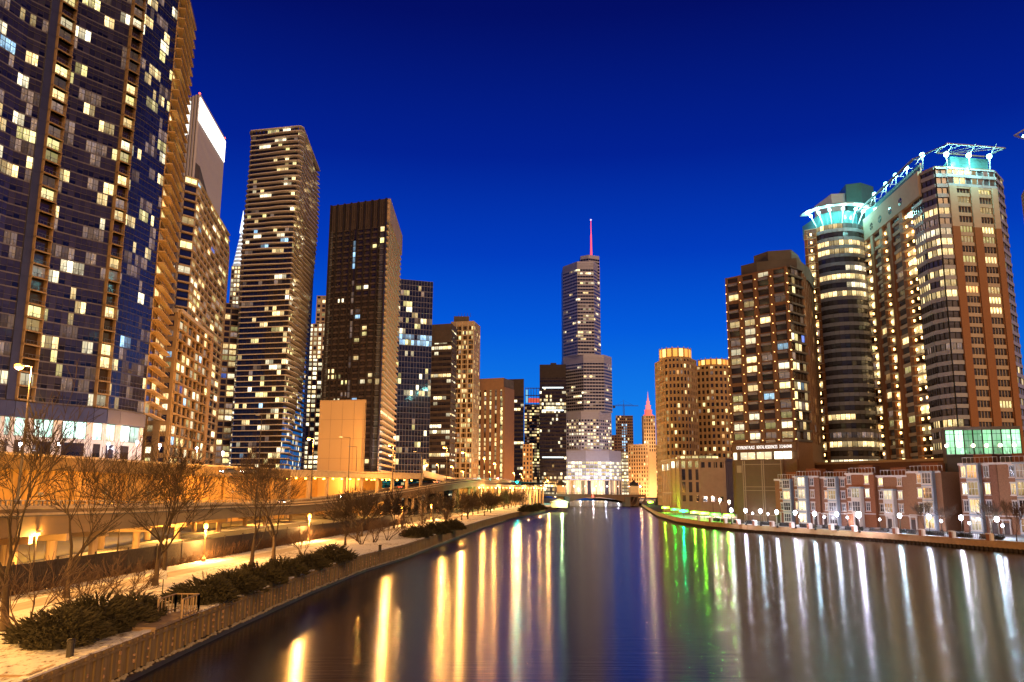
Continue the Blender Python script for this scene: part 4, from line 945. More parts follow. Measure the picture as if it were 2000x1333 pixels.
T = quick('apartment_tower', 'bluish lit tower edge cut off by the right frame edge', (1990, 2060), (300, 300), 735, 'panel_grey', depth=15, fh=3.2, bw=3, sp=.3, pw=.2, lit=.6, ms='panel_grey')[0]
for kx in T.bands:
    bnd = T.bands[kx]
    for i in range(len(bnd.f)):
        if R.random() < .5: bnd.m[i] = bnd.mi('lit_cool')
T.finish()

# ================================================================== TOWNHOUSES
TH = Vector((78.3, 246.3, 0)); td = Vector((.6, -1, 0)).normalized(); tn = Vector((td.y, -td.x, 0))
mk('zinc', (.30, .36, .44), .45, .12, metal=.2); mk('stone_trim', (.66, .60, .56), var=.1); mk('door_dark', (.05, .03, .03), .5)
mk('brick_b', (.30, .155, .085), var=.25, scale=4, bump=.01); mk('brick_c', (.24, .11, .065), var=.3, scale=3, bump=.01)
def sash(parent, o, d, nn, W, H, m, nx=2, ny=2, lit=None):
    q = MB(); q.face([o + nn * .02, o + d * W + nn * .02, o + d * W + Vector((0, 0, H)) + nn * .02, o + Vector((0, 0, H)) + nn * .02], m, UVQ); w_ = q.build('window', parent)
    w_['_o'] = parent['_o']
    q = MB(); t_ = .12
    for u in range(nx + 1): q.obox(o + d * (W * u / nx - t_ / 2), d, nn, t_ if u in (0, nx) else .07, .1, H, 'metal_white')
    for v in range(ny + 1): q.obox(o + d * (-t_ / 2) + Vector((0, 0, H * v / ny - .04)), d, nn, W + t_, .12, .08, 'metal_white')
    q.build('frame', w_, origin=parent['_o'])
    q = MB(); q.obox(o + d * -.2 + Vector((0, 0, -.3)), d, nn, W + .4, .25, .22, 'stone_trim'); q.obox(o + d * -.2 + Vector((0, 0, H + .08)), d, nn, W + .4, .18, .25, 'stone_trim'); q.build('sill', w_, origin=parent['_o'])
    return w_
def townhouse(o, W, H, style, label, side=False):
    rt = thing('townhouse', label, 'townhouse', tuple(o), 'brick townhouses along the promenade')
    d, nn = td, tn; q = MB(); bm_ = R.choice(('brick_red', 'brick_b', 'brick_c')); q.obox(o, d, nn, W, 0, H, bm_, back=10); q.build('wall', rt)
    q = MB(); q.obox(o + Vector((0, 0, H - .3)), d, nn, W, .4, .5, 'stone_trim', back=-.02)
    q.obox(o + Vector((0, 0, H * .245)), d, nn, W, .15, .25, 'stone_trim', back=-.02); q.build('cornice', rt)
    fh = H / 4.
    ltf = lambda: R.choice(('lit_warm', 'lit_white', 'lit_orange', 'glass_grey', 'glass_grey', 'lit_dim', 'glass_dark'))
    bw = 3.0; b0 = W * R.choice((.26, .34)) if style != 2 else W * .5
    bh = H * (.98 if style in (0, 2) else .72); bz = 0 if style in (0, 2) else fh * 1.0
    # projecting bay
    bo = o + d * b0 + Vector((0, 0, bz)); zb_ = bh - bz
    q = MB(); q.obox(bo, d, nn, bw, 1.25, zb_, 'stone_trim' if style == 1 else 'zinc'); q.obox(bo + d * -.25 + Vector((0, 0, zb_)), d, nn, bw + .5, 1.6, .45, 'zinc'); q.build('bay', rt)
    if style == 1:
        q = MB(); q.obox(o + d * (b0 + .2), d, nn, bw - .4, 1.0, bz, 'stone_trim'); q.build('porch', rt)
    k = int(zb_ / fh + .3)
    for i in range(k):
        sash(rt, bo + nn * 1.25 + d * .35 + Vector((0, 0, i * fh + .7)), d, nn, bw - .7, fh - 1.0, ltf(), 3, 2)
    # ordinary windows left and right of the bay
    for c_ in (b0 - 1.75, b0 + bw + .6, b0 + bw + 2.5):
        if c_ < .35 or c_ + 1.2 > W - .2: continue
        for f in range(1, 4): sash(rt, o + d * c_ + Vector((0, 0, f * fh + .9)), d, nn, 1.15, fh - 1.5, ltf(), 2, 2)
    # door
    dx = b0 + bw + 1.4 if b0 + bw + 3 < W else .5
    if style == 1: dx = b0 + .9; no_ = 1.05
    else: no_ = .05
    q = MB(); q.obox(o + d * dx + nn * no_, d, nn, 1.2, .12, 2.5, 'door_dark'); dr = q.build('door', rt); 
    q = MB(); q.obox(o + d * (dx - .35) + nn * (no_ - .02), d, nn, .3, .35, 3.0, 'stone_trim'); q.obox(o + d * (dx + 1.25) + nn * (no_ - .02), d, nn, .3, .35, 3.0, 'stone_trim'); q.obox(o + d * (dx - .45) + nn * (no_ - .02) + Vector((0, 0, 3.0)), d, nn, 2.1, .5, .35, 'stone_trim'); q.build('door_surround', rt)
    if style != 1:
        c_ = dx - .6
        if c_ > .3: sash(rt, o + d * (c_ - 1.0) + Vector((0, 0, .9)), d, nn, 1.1, 2.1, ltf(), 2, 2) if abs(c_ - 1 - b0) > bw else None
    # roof terrace rail
    q = MB(); zr_ = H + .2
    for kk in range(9): q.obox(o + d * (W * (.04 + .115 * kk)) + Vector((0, 0, zr_)) - nn * 1.2, d, nn, .1, .1, 1.3, 'metal_white')
    q.obox(o + d * W * .04 + Vector((0, 0, zr_ + 1.25)) - nn * 1.2, d, nn, W * .93, .12, .1, 'metal_white'); q.build('roof_rail', rt)
    q = MB(); q.obox(o + d * W * .2 + Vector((0, 0, H + .05)) - nn * 3.5, d, nn, W * .5, 0, 2.2, 'brick_red', back=3); q.build('stair_house', rt)
    return rt
looks = ['end townhouse with a narrow grey bay, leftmost of the row', 'townhouse with a full-height grey bay beside the leftmost end house', 'townhouse with a tall pale bay, third house from the left end', 'townhouse with a stone porch below its bay, fourth house from the left end', 'townhouse with a stone porch and lit upper windows, near the middle of the left row', 'townhouse with a full-height zinc bay just left of the dark garden gap']
t = 0; Ws = (7.6, 9.0, 8.8, 8.6, 9.0, 9.2); sty = (2, 0, 0, 1, 1, 2)
for i in range(6):
    townhouse(TH + td * t + tn * (0, .9, .3, 1.1, 0, .7)[i] + Vector((0, 0, ZR)), Ws[i] - .08, (12.6, 13.4, 13.1, 14.0, 13.3, 14.2)[i], sty[i], looks[i]); t += Ws[i]
t += 4.5
looks = ['taller townhouse with a grey zinc corner bay just right of the dark garden gap', 'taller townhouse with a white stone strip up its front, second right of the gap', 'taller townhouse with orange-lit ground floor cut off by the right frame edge']
for i in range(3):
    townhouse(TH + td * t + tn * .8 + Vector((0, 0, ZR)), 8.9, 15.9, (0, 2, 1)[i], looks[i]); t += 9

# ================================================================== RIGHT BANK EDGE
def polyprism(b, pts, z0, z1, m, w=.6, side=1):
    for a, c in zip(pts[:-1], pts[1:]):
        d = Vector((c[0] - a[0], c[1] - a[1], 0)); L = d.length; d /= L; nn = Vector((d.y, -d.x, 0)) * side
        b.obox((*a, z0), d, nn, L, w, z1 - z0, m)
def along(pts, s):
    for a, c in zip(pts[:-1], pts[1:]):
        d = Vector((c[0] - a[0], c[1] - a[1], 0)); L = d.length
        if s <= L: return Vector((*a, 0)) + d * (s / L), d.normalized()
        s -= L
    return Vector((*pts[-1], 0)), d.normalized()
mk('cap_conc', (.42, .27, .13), var=.2, scale=.8, bump=.02); mk('pile_wood', (.05, .035, .025), var=.4, scale=2)
RBs = RB[1:12]
rt = thing('right_seawall', 'tan concrete seawall on dark timber piles along the promenade', 'seawall', (90, 180, 0)); 
b = MB(); polyprism(b, RBs, .75, ZR + .05, 'cap_conc', .7, -1); b.build('concrete_cap', rt)
b = MB(); polyprism(b, RBs, .62, .78, 'cap_conc', .15, 1); b.build('ledge', rt)
b = MB(); polyprism(b, [(x + .35, y) for x, y in RBs], -.5, .76, 'pile_wood', .3, -1)
for k in range(400):
    p, d = along(RBs, k * 1.1 + .4); b.obox((p.x + .08, p.y, -.5), d, Vector((-d.y, d.x, 0)), .35, .3, 1.2, 'pile_wood')
o = b.build('timber_piles', rt)
# railing pillars and panels
mk('planter_dark', (.10, .09, .09), .7)
def sR(px):   # arclength on RBs whose projection has column px
    best = None
    for k in range(0, 900):
        p, d = along(RBs, k * .5); x = proj((p.x, p.y, ZR))[0]
        if best is None or abs(x - px) < best[0]: best = (abs(x - px), k * .5)
    return best[1]
pil = [1372, 1397, 1424, 1451, 1482, 1517, 1553, 1590, 1632, 1676, 1757, 1812, 1872, 1944]
ss = [sR(x) for x in pil]
for i, s_ in enumerate(ss):
    p, d = along(RBs, s_); nn = Vector((-d.y, d.x, 0)); o_ = p + nn * .8
    rt = thing('railing_pillar', f'brick pillar with pale stone cap on the promenade edge, {ORD[i]} from the bridge end', 'pillar', (o_.x, o_.y, ZR), 'pillars of the promenade railing')
    q = MB(); q.obox((o_.x, o_.y, ZR), d, nn, .75, .75, 1.25, 'brick_red'); q.build('shaft', rt)
    q = MB(); q.obox(Vector((o_.x, o_.y, ZR + 1.25)) - d * .1 - nn * .1, d, nn, .95, .95, .18, 'stone_trim'); q.build('cap', rt)
    q = MB(); q.obox(Vector((o_.x, o_.y, ZR)) - d * .42 , d, nn, .4, .75, 1.3, 'stone_trim'); q.build('side_slab', rt)
for i in range(len(ss) - 1):
    p, d = along(RBs, ss[i]); p2, _ = along(RBs, ss[i + 1])
    hi, lo = (p2, p) ; dd = (lo - hi); L = dd.length; dd /= L; nn = Vector((-dd.y, dd.x, 0)); 
    if nn.x < 0: nn = -nn
    o_ = Vector((hi.x, hi.y, ZR)) + nn * 1.1
    rt = thing('railing', f'low dark railing between the {ORD[i]} and {ORD[i+1]} promenade pillars from the bridge end', 'railing', tuple(o_), 'railings between the promenade pillars')
    q = MB(); q.obox(o_ + dd * 1 + Vector((0, 0, 1.0)), dd, nn, L - 1.3, .07, .07, 'rail'); q.obox(o_ + dd * 1 + Vector((0, 0, .18)), dd, nn, L - 1.3, .07, .06, 'rail'); q.build('rail', rt)
    q = MB()
    for k in range(int((L - 1.3) / .45)): q.obox(o_ + dd * (1.05 + .45 * k) + Vector((0, 0, .0)), dd, nn, .05, .05, 1.0, 'rail')
    q.build('bars', rt)
# post lamps on the promenade
def globe_lamp(name, label, p, h, mat, W, col, group, r=.3, pole='metal_dark', parts=True):
    rt = thing(name, label, 'street lamp', (p[0], p[1], p[2]), group); x, y, z = p
    q = MB(); q.lathe((x, y, z), [(.28, 0), (.28, .35), (.14, .55), (.09, .8), (.07, h - .35), (.13, h - .3), (.13, h - .2)], pole, 8); q.build('post', rt)
    q = MB(); q.ball((x, y, z + h + r * .75), r, mat, 10, 6, 1.15); g = q.build('globe', rt)
    q = MB(); q.lathe((x, y, z + h + r * 1.85), [(r * .5, 0), (r * .35, .1), (.02, .25)], pole, 8); q.build('finial', rt)
    if W: lampglow(rt, (x, y, z + h - .5), W, col, .2)
    return rt
WL = [(1428, 997), (1456, 998), (1485, 999), (1517, 1001), (1553, 1002), (1591, 1004), (1634, 1005), (1677, 1007), (1757, 1008), (1814, 1010), (1877, 1012), (1947, 1015)]
for i, (px, py) in enumerate(WL):
    p = onz(px, py, ZR + 3.9); globe_lamp('promenade_lamp', f'white globe lamp on the promenade in front of the townhouses, {ORD[i]} from the bridge end', (p.x, p.y, ZR), 3.6, 'globe_white', 1900 if i != 7 else 5000, ((.72, .78, 1), (.85, .75, 1), (.55, .85, 1))[i % 3], 'white globe lamps of the promenade', r=.62 if i == 7 else .46)
for i, (px, py) in enumerate(((1440, 1001), (1470, 1003), (1500, 1004), (1535, 1006), (1562, 1009), (1610, 1010), (1655, 1011), (1718, 1015), (1780, 1014), (1838, 1018), (1893, 1022), (1920, 1019), (1958, 1027))):
    p = onz(px, py, ZR + 2.5); globe_lamp('garden_lamp', f'short white garden lamp in the snow behind the railing, {ORD[i]} from the left', (p.x, p.y, ZR), 2.3, 'globe_white', (260 if i % 2 else 600), (.85, .8, 1), 'short garden lamps', r=.26)
# green floodlit planting and lamps on the far part of the bank
emat('flood_green', (.03, 1, .03), 11, True); emat('flood_yellowgreen', (.35, 1, .04), 9, True)
GL = [((1262, 984), 'flood_yellowgreen', (.7, 1, .3)), ((1288, 987), 'flood_yellowgreen', (.7, 1, .3)), ((1305, 990), 'flood_green', (.3, 1, .2)), ((1321, 991), 'flood_green', (.1, 1, .35)), ((1343, 993), 'flood_yellowgreen', (.6, 1, .2)), ((1360, 992), 'flood_yellowgreen', (.6, 1, .2)), ((1383, 995), 'flood_green', (.4, 1, .2)), ((1408, 996), 'flood_yellowgreen', (.6, 1, .2))]
for i, ((px, py), mt, col) in enumerate(GL):
    p, d_ = along(RBs, sR(px)); n_ = Vector((-d_.y, d_.x, 0)); n_ = n_ if n_.x > 0 else -n_; p = p + n_ * 2.6; rt = thing('garden_floodlight', f'green garden floodlight on the far bank lawn, {ORD[i]} from the bridge', 'floodlight', (p.x, p.y, ZR), 'green garden floodlights')
    q = MB(); q.tube((p.x, p.y, ZR), (p.x, p.y, ZR + 1.76), .06, .05, 'metal_dark', 6); q.build('post', rt)
    q = MB(); q.box(p.x - 1.6, p.x + 1.6, p.y - .12, p.y + .12, ZR + 1.7, ZR + 2.5, 'metal_dark'); q.build('housing', rt)
    q = MB(); q.box(p.x - 1.55, p.x + 1.55, p.y - .2, p.y - .125, ZR + 1.76, ZR + 2.44, mt); q.build('lens', rt)
    lampglow(rt, (p.x - .3, p.y - .45, ZR + 2.1), (2600 if i < 6 else 1300), (max(0, col[0] - .3) * .9, 1, .02 if i != 3 else .3), .22)
for i, (px, py) in enumerate(((1392, 973), (1406, 977), (1424, 981))):
    p = ony(px, py, 300); globe_lamp('plaza_lamp', f'bright warm lamp before the pale hotel podium, {ORD[i]} from the left', (p.x, p.y, ZR), p.z - ZR - .3, 'globe_warm', 7000, (1, .68, .5), 'lamps before the hotel podium', r=.5)
# ================================================================== BRIDGES
mk('bridge_steel', (.10, .055, .035), .6, .2)
yb = 580; xa, xb = XY(1040, 968, yb)[0], XY(1262, 968, yb)[0]; zd = zat((xa + xb) / 2, yb, 966)
rt = thing('river_bridge', 'low dark steel bridge with shallow arches crossing the river', 'bridge', ((xa + xb) / 2, yb, 0))
b = MB(); b.box(xa, xb, yb, yb + 14, zd - 1.6, zd, 'bridge_steel'); b.build('deck', rt)
b = MB(); x0, x1 = XY(1110, 970, yb)[0], XY(1222, 970, yb)[0]; n_ = 18
for yy in (yb - .3, yb + 13):
    for i in range(n_):
        u0, u1 = i / n_, (i + 1) / n_; f0 = lambda u: zd - 1.6 - .5 - 3.4 * abs(2 * u - 1) ** 2.2
        b.mesh([(x0 + (x1 - x0) * u0, yy, f0(u0)), (x0 + (x1 - x0) * u1, yy, f0(u1)), (x0 + (x1 - x0) * u1, yy, zd - 1.5), (x0 + (x1 - x0) * u0, yy, zd - 1.5), (x0 + (x1 - x0) * u0, yy + .6, f0(u0)), (x0 + (x1 - x0) * u1, yy + .6, f0(u1)), (x0 + (x1 - x0) * u1, yy + .6, zd - 1.5), (x0 + (x1 - x0) * u0, yy + .6, zd - 1.5)], [(0, 1, 2, 3), (7, 6, 5, 4), (0, 4, 5, 1)], 'bridge_steel')
b.build('arch_girder', rt)
for xx in (x0 - 2.5, x1 - .5): b = MB(); b.box(xx, xx + 3.5, yb - 1, yb + 15, -1, zd - 1.7, 'conc_dark'); b.build('pier', rt)
b = MB()
for x0_, x1_, in ((x1 + 3, xb),):
    for k in range(3): b.tube((x0_ + (x1_ - x0_) * k / 3, yb + .5, 0), (x0_ + (x1_ - x0_) * (k + 1) / 3, yb + .5, zd - 1.6), .5, .4, 'bridge_steel', 5); b.box(x0_ + 5 * k, x0_ + 5 * k + .8, yb, yb + 1, 0, zd - 1.7, 'bridge_steel')
b.build('brace', rt)
b = MB(); b.box(xa, xb, yb - .2, yb - .1, zd + 1.0, zd + 1.12, 'bronze')
for k in range(60): b.box(xa + (xb - xa) * k / 60, xa + (xb - xa) * k / 60 + .14, yb - .2, yb - .08, zd, zd + 1, 'bronze')
b.build('railing', rt)
b = MB(); p = ony(1158, 969.5, yb - 1); b.ball(p, .6, 'beacon_red', 8, 5); b.build('navigation_lamp', rt)
emat('deck_lamp', (1, .5, .3), 14, True)
for i in range(10):
    x = xa + 6 + (xb - xa - 10) * i / 9; q = MB(); q.tube((x, yb + .4, zd), (x, yb + .4, zd + 5.4), .1, .07, 'bronze', 5); q.build('lamp_post', rt); q = MB(); q.ball((x, yb + .4, zd + 5.6), .32, 'deck_lamp' if i % 3 else 'globe_white', 8, 5); q.build('lamp_globe', rt)
for px, lb in ((1096, 'small square stone bridge house with a dome, left end of the bridge'), (1238, 'small domed stone bridge house at the right end of the bridge')):
    c = XY(px, 955, yb + 16); r2 = thing('bridge_house', lb, 'bridge house', (*c, zd)); q = MB(); q.box(c[0] - 3, c[0] + 3, c[1] - 3, c[1] + 3, 0, zd + 6, 'terra'); q.build('wall', r2)
    q = MB(); q.lathe((*c, zd + 6), [(3.6, 0), (3.6, .5), (2.8, 1.8), (1.2, 3), (.2, 4.2)], 'metal_dark', 8); q.build('roof', r2)
yb2 = 860; xa2, xb2 = XY(1080, 975, yb2)[0], XY(1262, 975, yb2)[0]; zd2 = zat(0, yb2, 969)
rt = thing('lit_bridge', 'farther double-deck bridge outlined with rows of warm lamps, seen under the near bridge', 'bridge', ((xa2 + xb2) / 2, yb2, 0))
b = MB(); b.box(xa2, xb2, yb2, yb2 + 20, zd2 - 1, zd2, 'bridge_steel'); b.box(xa2, xb2, yb2, yb2 + 20, 2.4, 3.4, 'slab_brown'); b.build('deck', rt)
b = MB()
for k in range(26): b.tube((xa2 + (xb2 - xa2) * k / 26, yb2, 3.2), (xa2 + (xb2 - xa2) * (k + (1 if k % 2 else -1)) / 26, yb2, zd2 - 1), .2, .2, 'bridge_steel', 4)
b.build('truss', rt)
emat('string_light', (1, .62, .28), 30, True)
for k in range(20):
    x = xa2 + (xb2 - xa2) * (k + .5) / 20; q = MB(); q.ball((x, yb2 - .4, 3.9), .5, 'string_light', 8, 5); q.build('lamp', rt)
b = MB()
for xx in (XY(1112, 975, yb2)[0], XY(1210, 975, yb2)[0]): b.box(xx, xx + 4, yb2, yb2 + 18, -1, 2.4, 'conc_tan')
b.build('pier', rt)
LK = 5.0
def ORD2(i): return ORD[i] if i < 20 else ['twenty-first', 'twenty-second', 'twenty-third', 'twenty-fourth', 'twenty-fifth', 'twenty-sixth', 'twenty-seventh', 'twenty-eighth', 'twenty-ninth', 'thirtieth', 'thirty-first', 'thirty-second', 'thirty-third'][i - 20]
# ================================================================== LEFT BANK
mk('plank', (.07, .048, .02), .8, scale=1.2, bump=.02, stretch=(2, 2, .25), col2=(.30, .20, .085), sharp=.7); mk('rubble', (.16, .13, .10), .95, scale=3, bump=.05, col2=(.32, .28, .22))
mk('wall_foot', (.035, .02, .015), .6, .3, 1.5)
LBs = [p for p in LB if 0 <= p[1] <= 600] 
rt = thing('left_seawall', 'long weathered timber plank seawall below the snowy river walk', 'seawall', (-23, 100, 0))
b = MB(); tot = 640; s_ = 0; k = 0
while s_ < 470:
    p, d = along(LBs, s_); nn = Vector((d.y, -d.x, 0)); wd = R.uniform(.38, .62); ex = (.10 if k % 2 else 0) + R.uniform(0, .05)
    b.obox((p.x, p.y, .42), d, nn, wd - .02, .12 + ex, ZL - .42 - R.uniform(.0, .05), 'plank', back=.3); s_ += wd; k += 1
b.build('planks', rt)
b = MB(); polyprism(b, LBs, ZL - .32, ZL - .18, 'plank', .30, 1); b.build('waling', rt)
b = MB(); polyprism(b, LBs, -1, .30, 'wall_foot', .55, 1); b.build('footing', rt)
b = MB()
for k in range(900):
    s_ = k * .5 if k < 600 else R.uniform(30, 200); p, d = along(LBs, s_); nn = Vector((d.y, -d.x, 0)); c = p + nn * R.uniform(.2, .5); r = R.uniform(.1, .2)
    b.lathe((c.x, c.y, .26), [(r * .7, 0), (r, r * .5), (r * .5, r * 1.1)], 'rubble', 5)
o = b.build('rubble_ledge', rt)
b = MB(); mk('rust_marks', (.5, .33, .2), .9, scale=9, col2=(.2, .09, .04), sharp=.3)
for k in range(60):
    p, d = along(LBs, 30 + k * 1.9); nn = Vector((d.y, -d.x, 0))
    for j in range(R.choice((2, 3))):
        b.obox((p.x, p.y, .8 + j * .42 + R.uniform(-.05, .1)), d, nn, .12, .29, R.uniform(.08, .22), 'rust_marks')
b.build('bolt_plates', rt)
b = MB()
for k in range(300):
    p, d = along(LBs, k * 1.55); nn = Vector((d.y, -d.x, 0)); b.obox(Vector((p.x, p.y, ZL - .03)) - nn * .45, d, nn, 1.5, .5, .10 + R.uniform(0, .03), 'snow')
o = b.build('snow_cap', rt)
# ---- fence behind the lawn
mk('fence_dark', (.035, .025, .018), .7, .3, 2); mk('fence_panel', (.055, .04, .028), .9, .35, 3)
k = 0; yf = 30.
while yf < 215:
    a = Vector((FX(yf), yf, ZL)); c = Vector((FX(yf + 6), yf + 6, ZL)); d = (c - a); L = d.length; d /= L; nn = Vector((d.y, -d.x, 0))
    rt = thing('fence_section', f'dark slatted fence section behind the lawn, {ORD2(k)} from the camera', 'fence', tuple(a), 'fence sections behind the lawn')
    q = MB()
    for i in range(24): q.obox(a + d * (L * i / 24 + .02) + Vector((0, 0, .12)), d, nn, L / 24 * .86, .04, 2.35 + .0, 'fence_panel')
    q.build('slats', rt); q = MB(); q.obox(a + Vector((0, 0, .3)), d, nn, L, .0, .1, 'fence_dark', back=.08); q.obox(a + Vector((0, 0, 2.45)), d, nn, L, .06, .1, 'fence_dark', back=.08); q.build('rail', rt)
    q = MB(); q.obox(a, d, nn, .14, .09, 2.8, 'fence_dark', back=.05); q.build('post', rt)
    k += 1; yf += 6
# ---- ramp viaduct nearest the river
mk('girder', (.12, .07, .028), .7, .2, .5, stretch=(.3, .3, 2)); mk('parapet', (.34, .26, .17), .8, .2, 1.0)
RPX = [(-200, 1000, 78), (0, 994, 85), (145, 992, 101), (300, 990, 131), (450, 985, 180), (617, 980, 240), (758, 962, 290), (866, 945, 330), (925, 938, 380), (985, 938, 440), (1040, 958, 520)]
RP = [onz(0, 0, 1) for _ in ()]
RP = [ony(px, py, Y) for px, py, Y in RPX]
def subd(P, n_):
    out = []
    for i in range(len(P) - 1):
        p0 = P[max(0, i - 1)]; p1 = P[i]; p2 = P[i + 1]; p3 = P[min(len(P) - 1, i + 2)]
        for k in range(n_):
            t = k / n_; out.append(.5 * ((2 * p1) + (-p0 + p2) * t + (2 * p0 - 5 * p1 + 4 * p2 - p3) * t * t + (-p0 + 3 * p1 - 3 * p2 + p3) * t ** 3))
    out.append(P[-1]); return out
def ribbon(b, P, off0, off1, dz0, dz1, m):
    """a swept box along P: lateral offsets off0..off1 (positive = away from the river), heights relative to P"""
    N = len(P); ns = []
    for i in range(N):
        d = (P[min(N - 1, i + 1)] - P[max(0, i - 1)]); d.z = 0; d.normalize(); ns.append(Vector((-d.y, d.x, 0)))
    vs = []
    for i in range(N):
        for o_, z in ((off0, dz0), (off1, dz0), (off1, dz1), (off0, dz1)): vs.append(P[i] + ns[i] * o_ + Vector((0, 0, z)))
    fs = []
    for i in range(N - 1):
        for j in range(4): fs.append((4 * i + j, 4 * i + (j + 1) % 4, 4 * i + 4 + (j + 1) % 4, 4 * i + 4 + j))
    fs += [(3, 2, 1, 0), (4 * N - 4, 4 * N - 3, 4 * N - 2, 4 * N - 1)]
    b.mesh(vs, fs, m)
RPs = subd(RP, 4)
rt = thing('ramp_viaduct', 'curving brown road viaduct along the river walk, carrying the ramp', 'viaduct', tuple(RP[3]))
b = MB(); ribbon(b, RPs, 0, .8, -3.0, -.1, 'girder'); ribbon(b, RPs, 9.2, 10, -3.0, -.1, 'girder'); b.build('girder', rt)
b = MB(); ribbon(b, RPs, -.25, 10.25, -.9, -.55, 'asphalt'); b.build('road_deck', rt)
b = MB(); ribbon(b, RPs, -.2, .15, -.08, .25, 'parapet'); ribbon(b, RPs, 9.85, 10.2, -.08, .35, 'parapet'); ribbon(b, RPs, -.32, -.02, -.75, -.5, 'parapet'); b.build('parapet', rt)
b = MB()
for i in range(0, len(RPs) - 1):
    for t in (0, .25, .5, .75):
        p = RPs[i].lerp(RPs[i + 1], t); b.box(p.x - .06, p.x + .06, p.y - .06, p.y + .06, p.z + .25, p.z + .8, 'rail')
ribbon(b, RPs, -.08, .04, .78, .88, 'rail'); b.build('railing', rt)
for i in range(2, len(RPs) - 1, 2):
    p = RPs[i]; d = RPs[i + 1] - RPs[i - 1]; d.z = 0; d.normalize(); nn = Vector((-d.y, d.x, 0))
    b = MB(); 
    for o_ in (2.2, 7.4): b.lathe((p.x + nn.x * o_, p.y + nn.y * o_, ZL - .4), [(.55, 0), (.55, p.z - 3.9 - ZL + .4)], 'conc_tan', 10)
    b.obox(Vector((p.x, p.y, p.z - 3.9)) + nn * .6, d, nn, .9, 8.6, .95, 'conc_tan', back=0); b.build('column', rt)
# ---- upper street retaining wall and deck behind it
UPX = [(-260, 868, 130), (0, 884, 146), (150, 893, 166), (300, 903, 195), (440, 911, 230), (560, 917, 262)]
UP_ = [ony(*a) for a in UPX]; UPs = subd(UP_, 3)
mk('ret_wall', (.34, .20, .065), .85, .5, .12, bump=.02)
rt = thing('retaining_wall', 'tall ochre retaining wall of the upper street, lit orange, behind the ramp', 'retaining wall', tuple(UP_[2]))
b = MB(); N = len(UPs)
for i in range(N - 1):
    p, q_ = UPs[i], UPs[i + 1]; b.mesh([(p.x, p.y, 1.5), (q_.x, q_.y, 1.5), (q_.x, q_.y, q_.z - 1.2), (p.x, p.y, p.z - 1.2)], [(0, 1, 2, 3)], 'ret_wall')
b.build('wall', rt)
mk('fascia_brown', (.13, .08, .035), .85, .3, .6, stretch=(.3, .3, 2)); b = MB(); ribbon(b, UPs, -1.5, .5, -2.9, -.35, 'fascia_brown'); b.build('fascia', rt)
b = MB(); ribbon(b, UPs, -1.6, -1.2, -.36, .1, 'parapet'); b.build('parapet', rt)
b = MB()
for i in range(0, N - 1):
    p = UPs[i]; b.lathe((p.x + .5, p.y - .9, 1.6), [(.5, 0), (.45, p.z - 3.0)], 'ret_wall', 8)
b.build('buttress', rt)
# upper street deck to the horizon on the south bank
zu = UP_[4].z - 1.5
pl_ = [(p.x, p.y + .5) for p in UPs] + [(-38, 330), (0, 460), (30, 640), (30, 3000), (-2500, 3000), (-2500, 100)]
sheet('upper_street', pl_, zu, 'asphalt')
# ---- lit lower-level arcade under the upper street
A0 = ony(566, 940, 262); A1 = ony(826, 940, 318); zc0 = zat(A0.x, A0.y, 920); zc1 = zat(A0.x, A0.y, 931)
rt = thing('lower_level_arcade', 'open lower street level with a row of bright sodium lamps under its concrete deck', 'viaduct', (A0.x, A0.y, 2))
d, nn, L = seg((A0.x, A0.y), (A1.x, A1.y)); o_ = Vector((A0.x, A0.y, 0))
b = MB(); b.obox(o_ + Vector((0, 0, zc1)), d, nn, L, .3, zc0 - zc1, 'parapet', back=22); b.build('deck', rt)
b = MB(); b.obox(o_ + Vector((0, 0, zc0)), d, nn, L, .5, .4, 'parapet', back=.3); b.build('coping', rt)
b = MB(); b.obox(o_ - nn * 21 + Vector((0, 0, 1)), d, nn, L, .5, zc1 - 1, 'ret_wall'); b.build('back_wall', rt)
for k in range(9): b = MB(); b.obox(o_ + d * (L - .8) * k / 8 - nn * 1.2 + Vector((0, 0, 1)), d, nn, .8, .9, zc1 - 1, 'conc_tan'); b.build('column', rt)
b = MB(); b.obox(o_ - nn * 20.4 + d * L * .62 + Vector((0, 0, zc1 - 5.4)), d, nn, L * .07, .1, 3.6, 'lit_hall'); b.build('window', rt); b = MB(); b.obox(o_ - nn * 20.4 + d * L * .74 + Vector((0, 0, zc1 - 5.2)), d, nn, L * .07, .1, 3.2, 'lit_hall'); b.build('window', rt)
emat('sodium_tube', (1, .42, .05), 34, True)
for k in range(16):
    p = o_ + d * (L * (k + .5) / 16) - nn * 4 + Vector((0, 0, zc1 - .45)); b = MB(); b.ball(p, .34, 'sodium_tube', 8, 4, .6); b.build('ceiling_lamp', rt)
    if k % 2 == 0: p2 = p - nn * 9; b = MB(); b.ball(p2, .3, 'sodium_tube', 8, 4, .6); b.build('ceiling_lamp', rt)
    if k % 3 == 1: lampglow(rt, p - nn * 5 + Vector((0, 0, -1)), 1300, (1, .42, .08), .3)
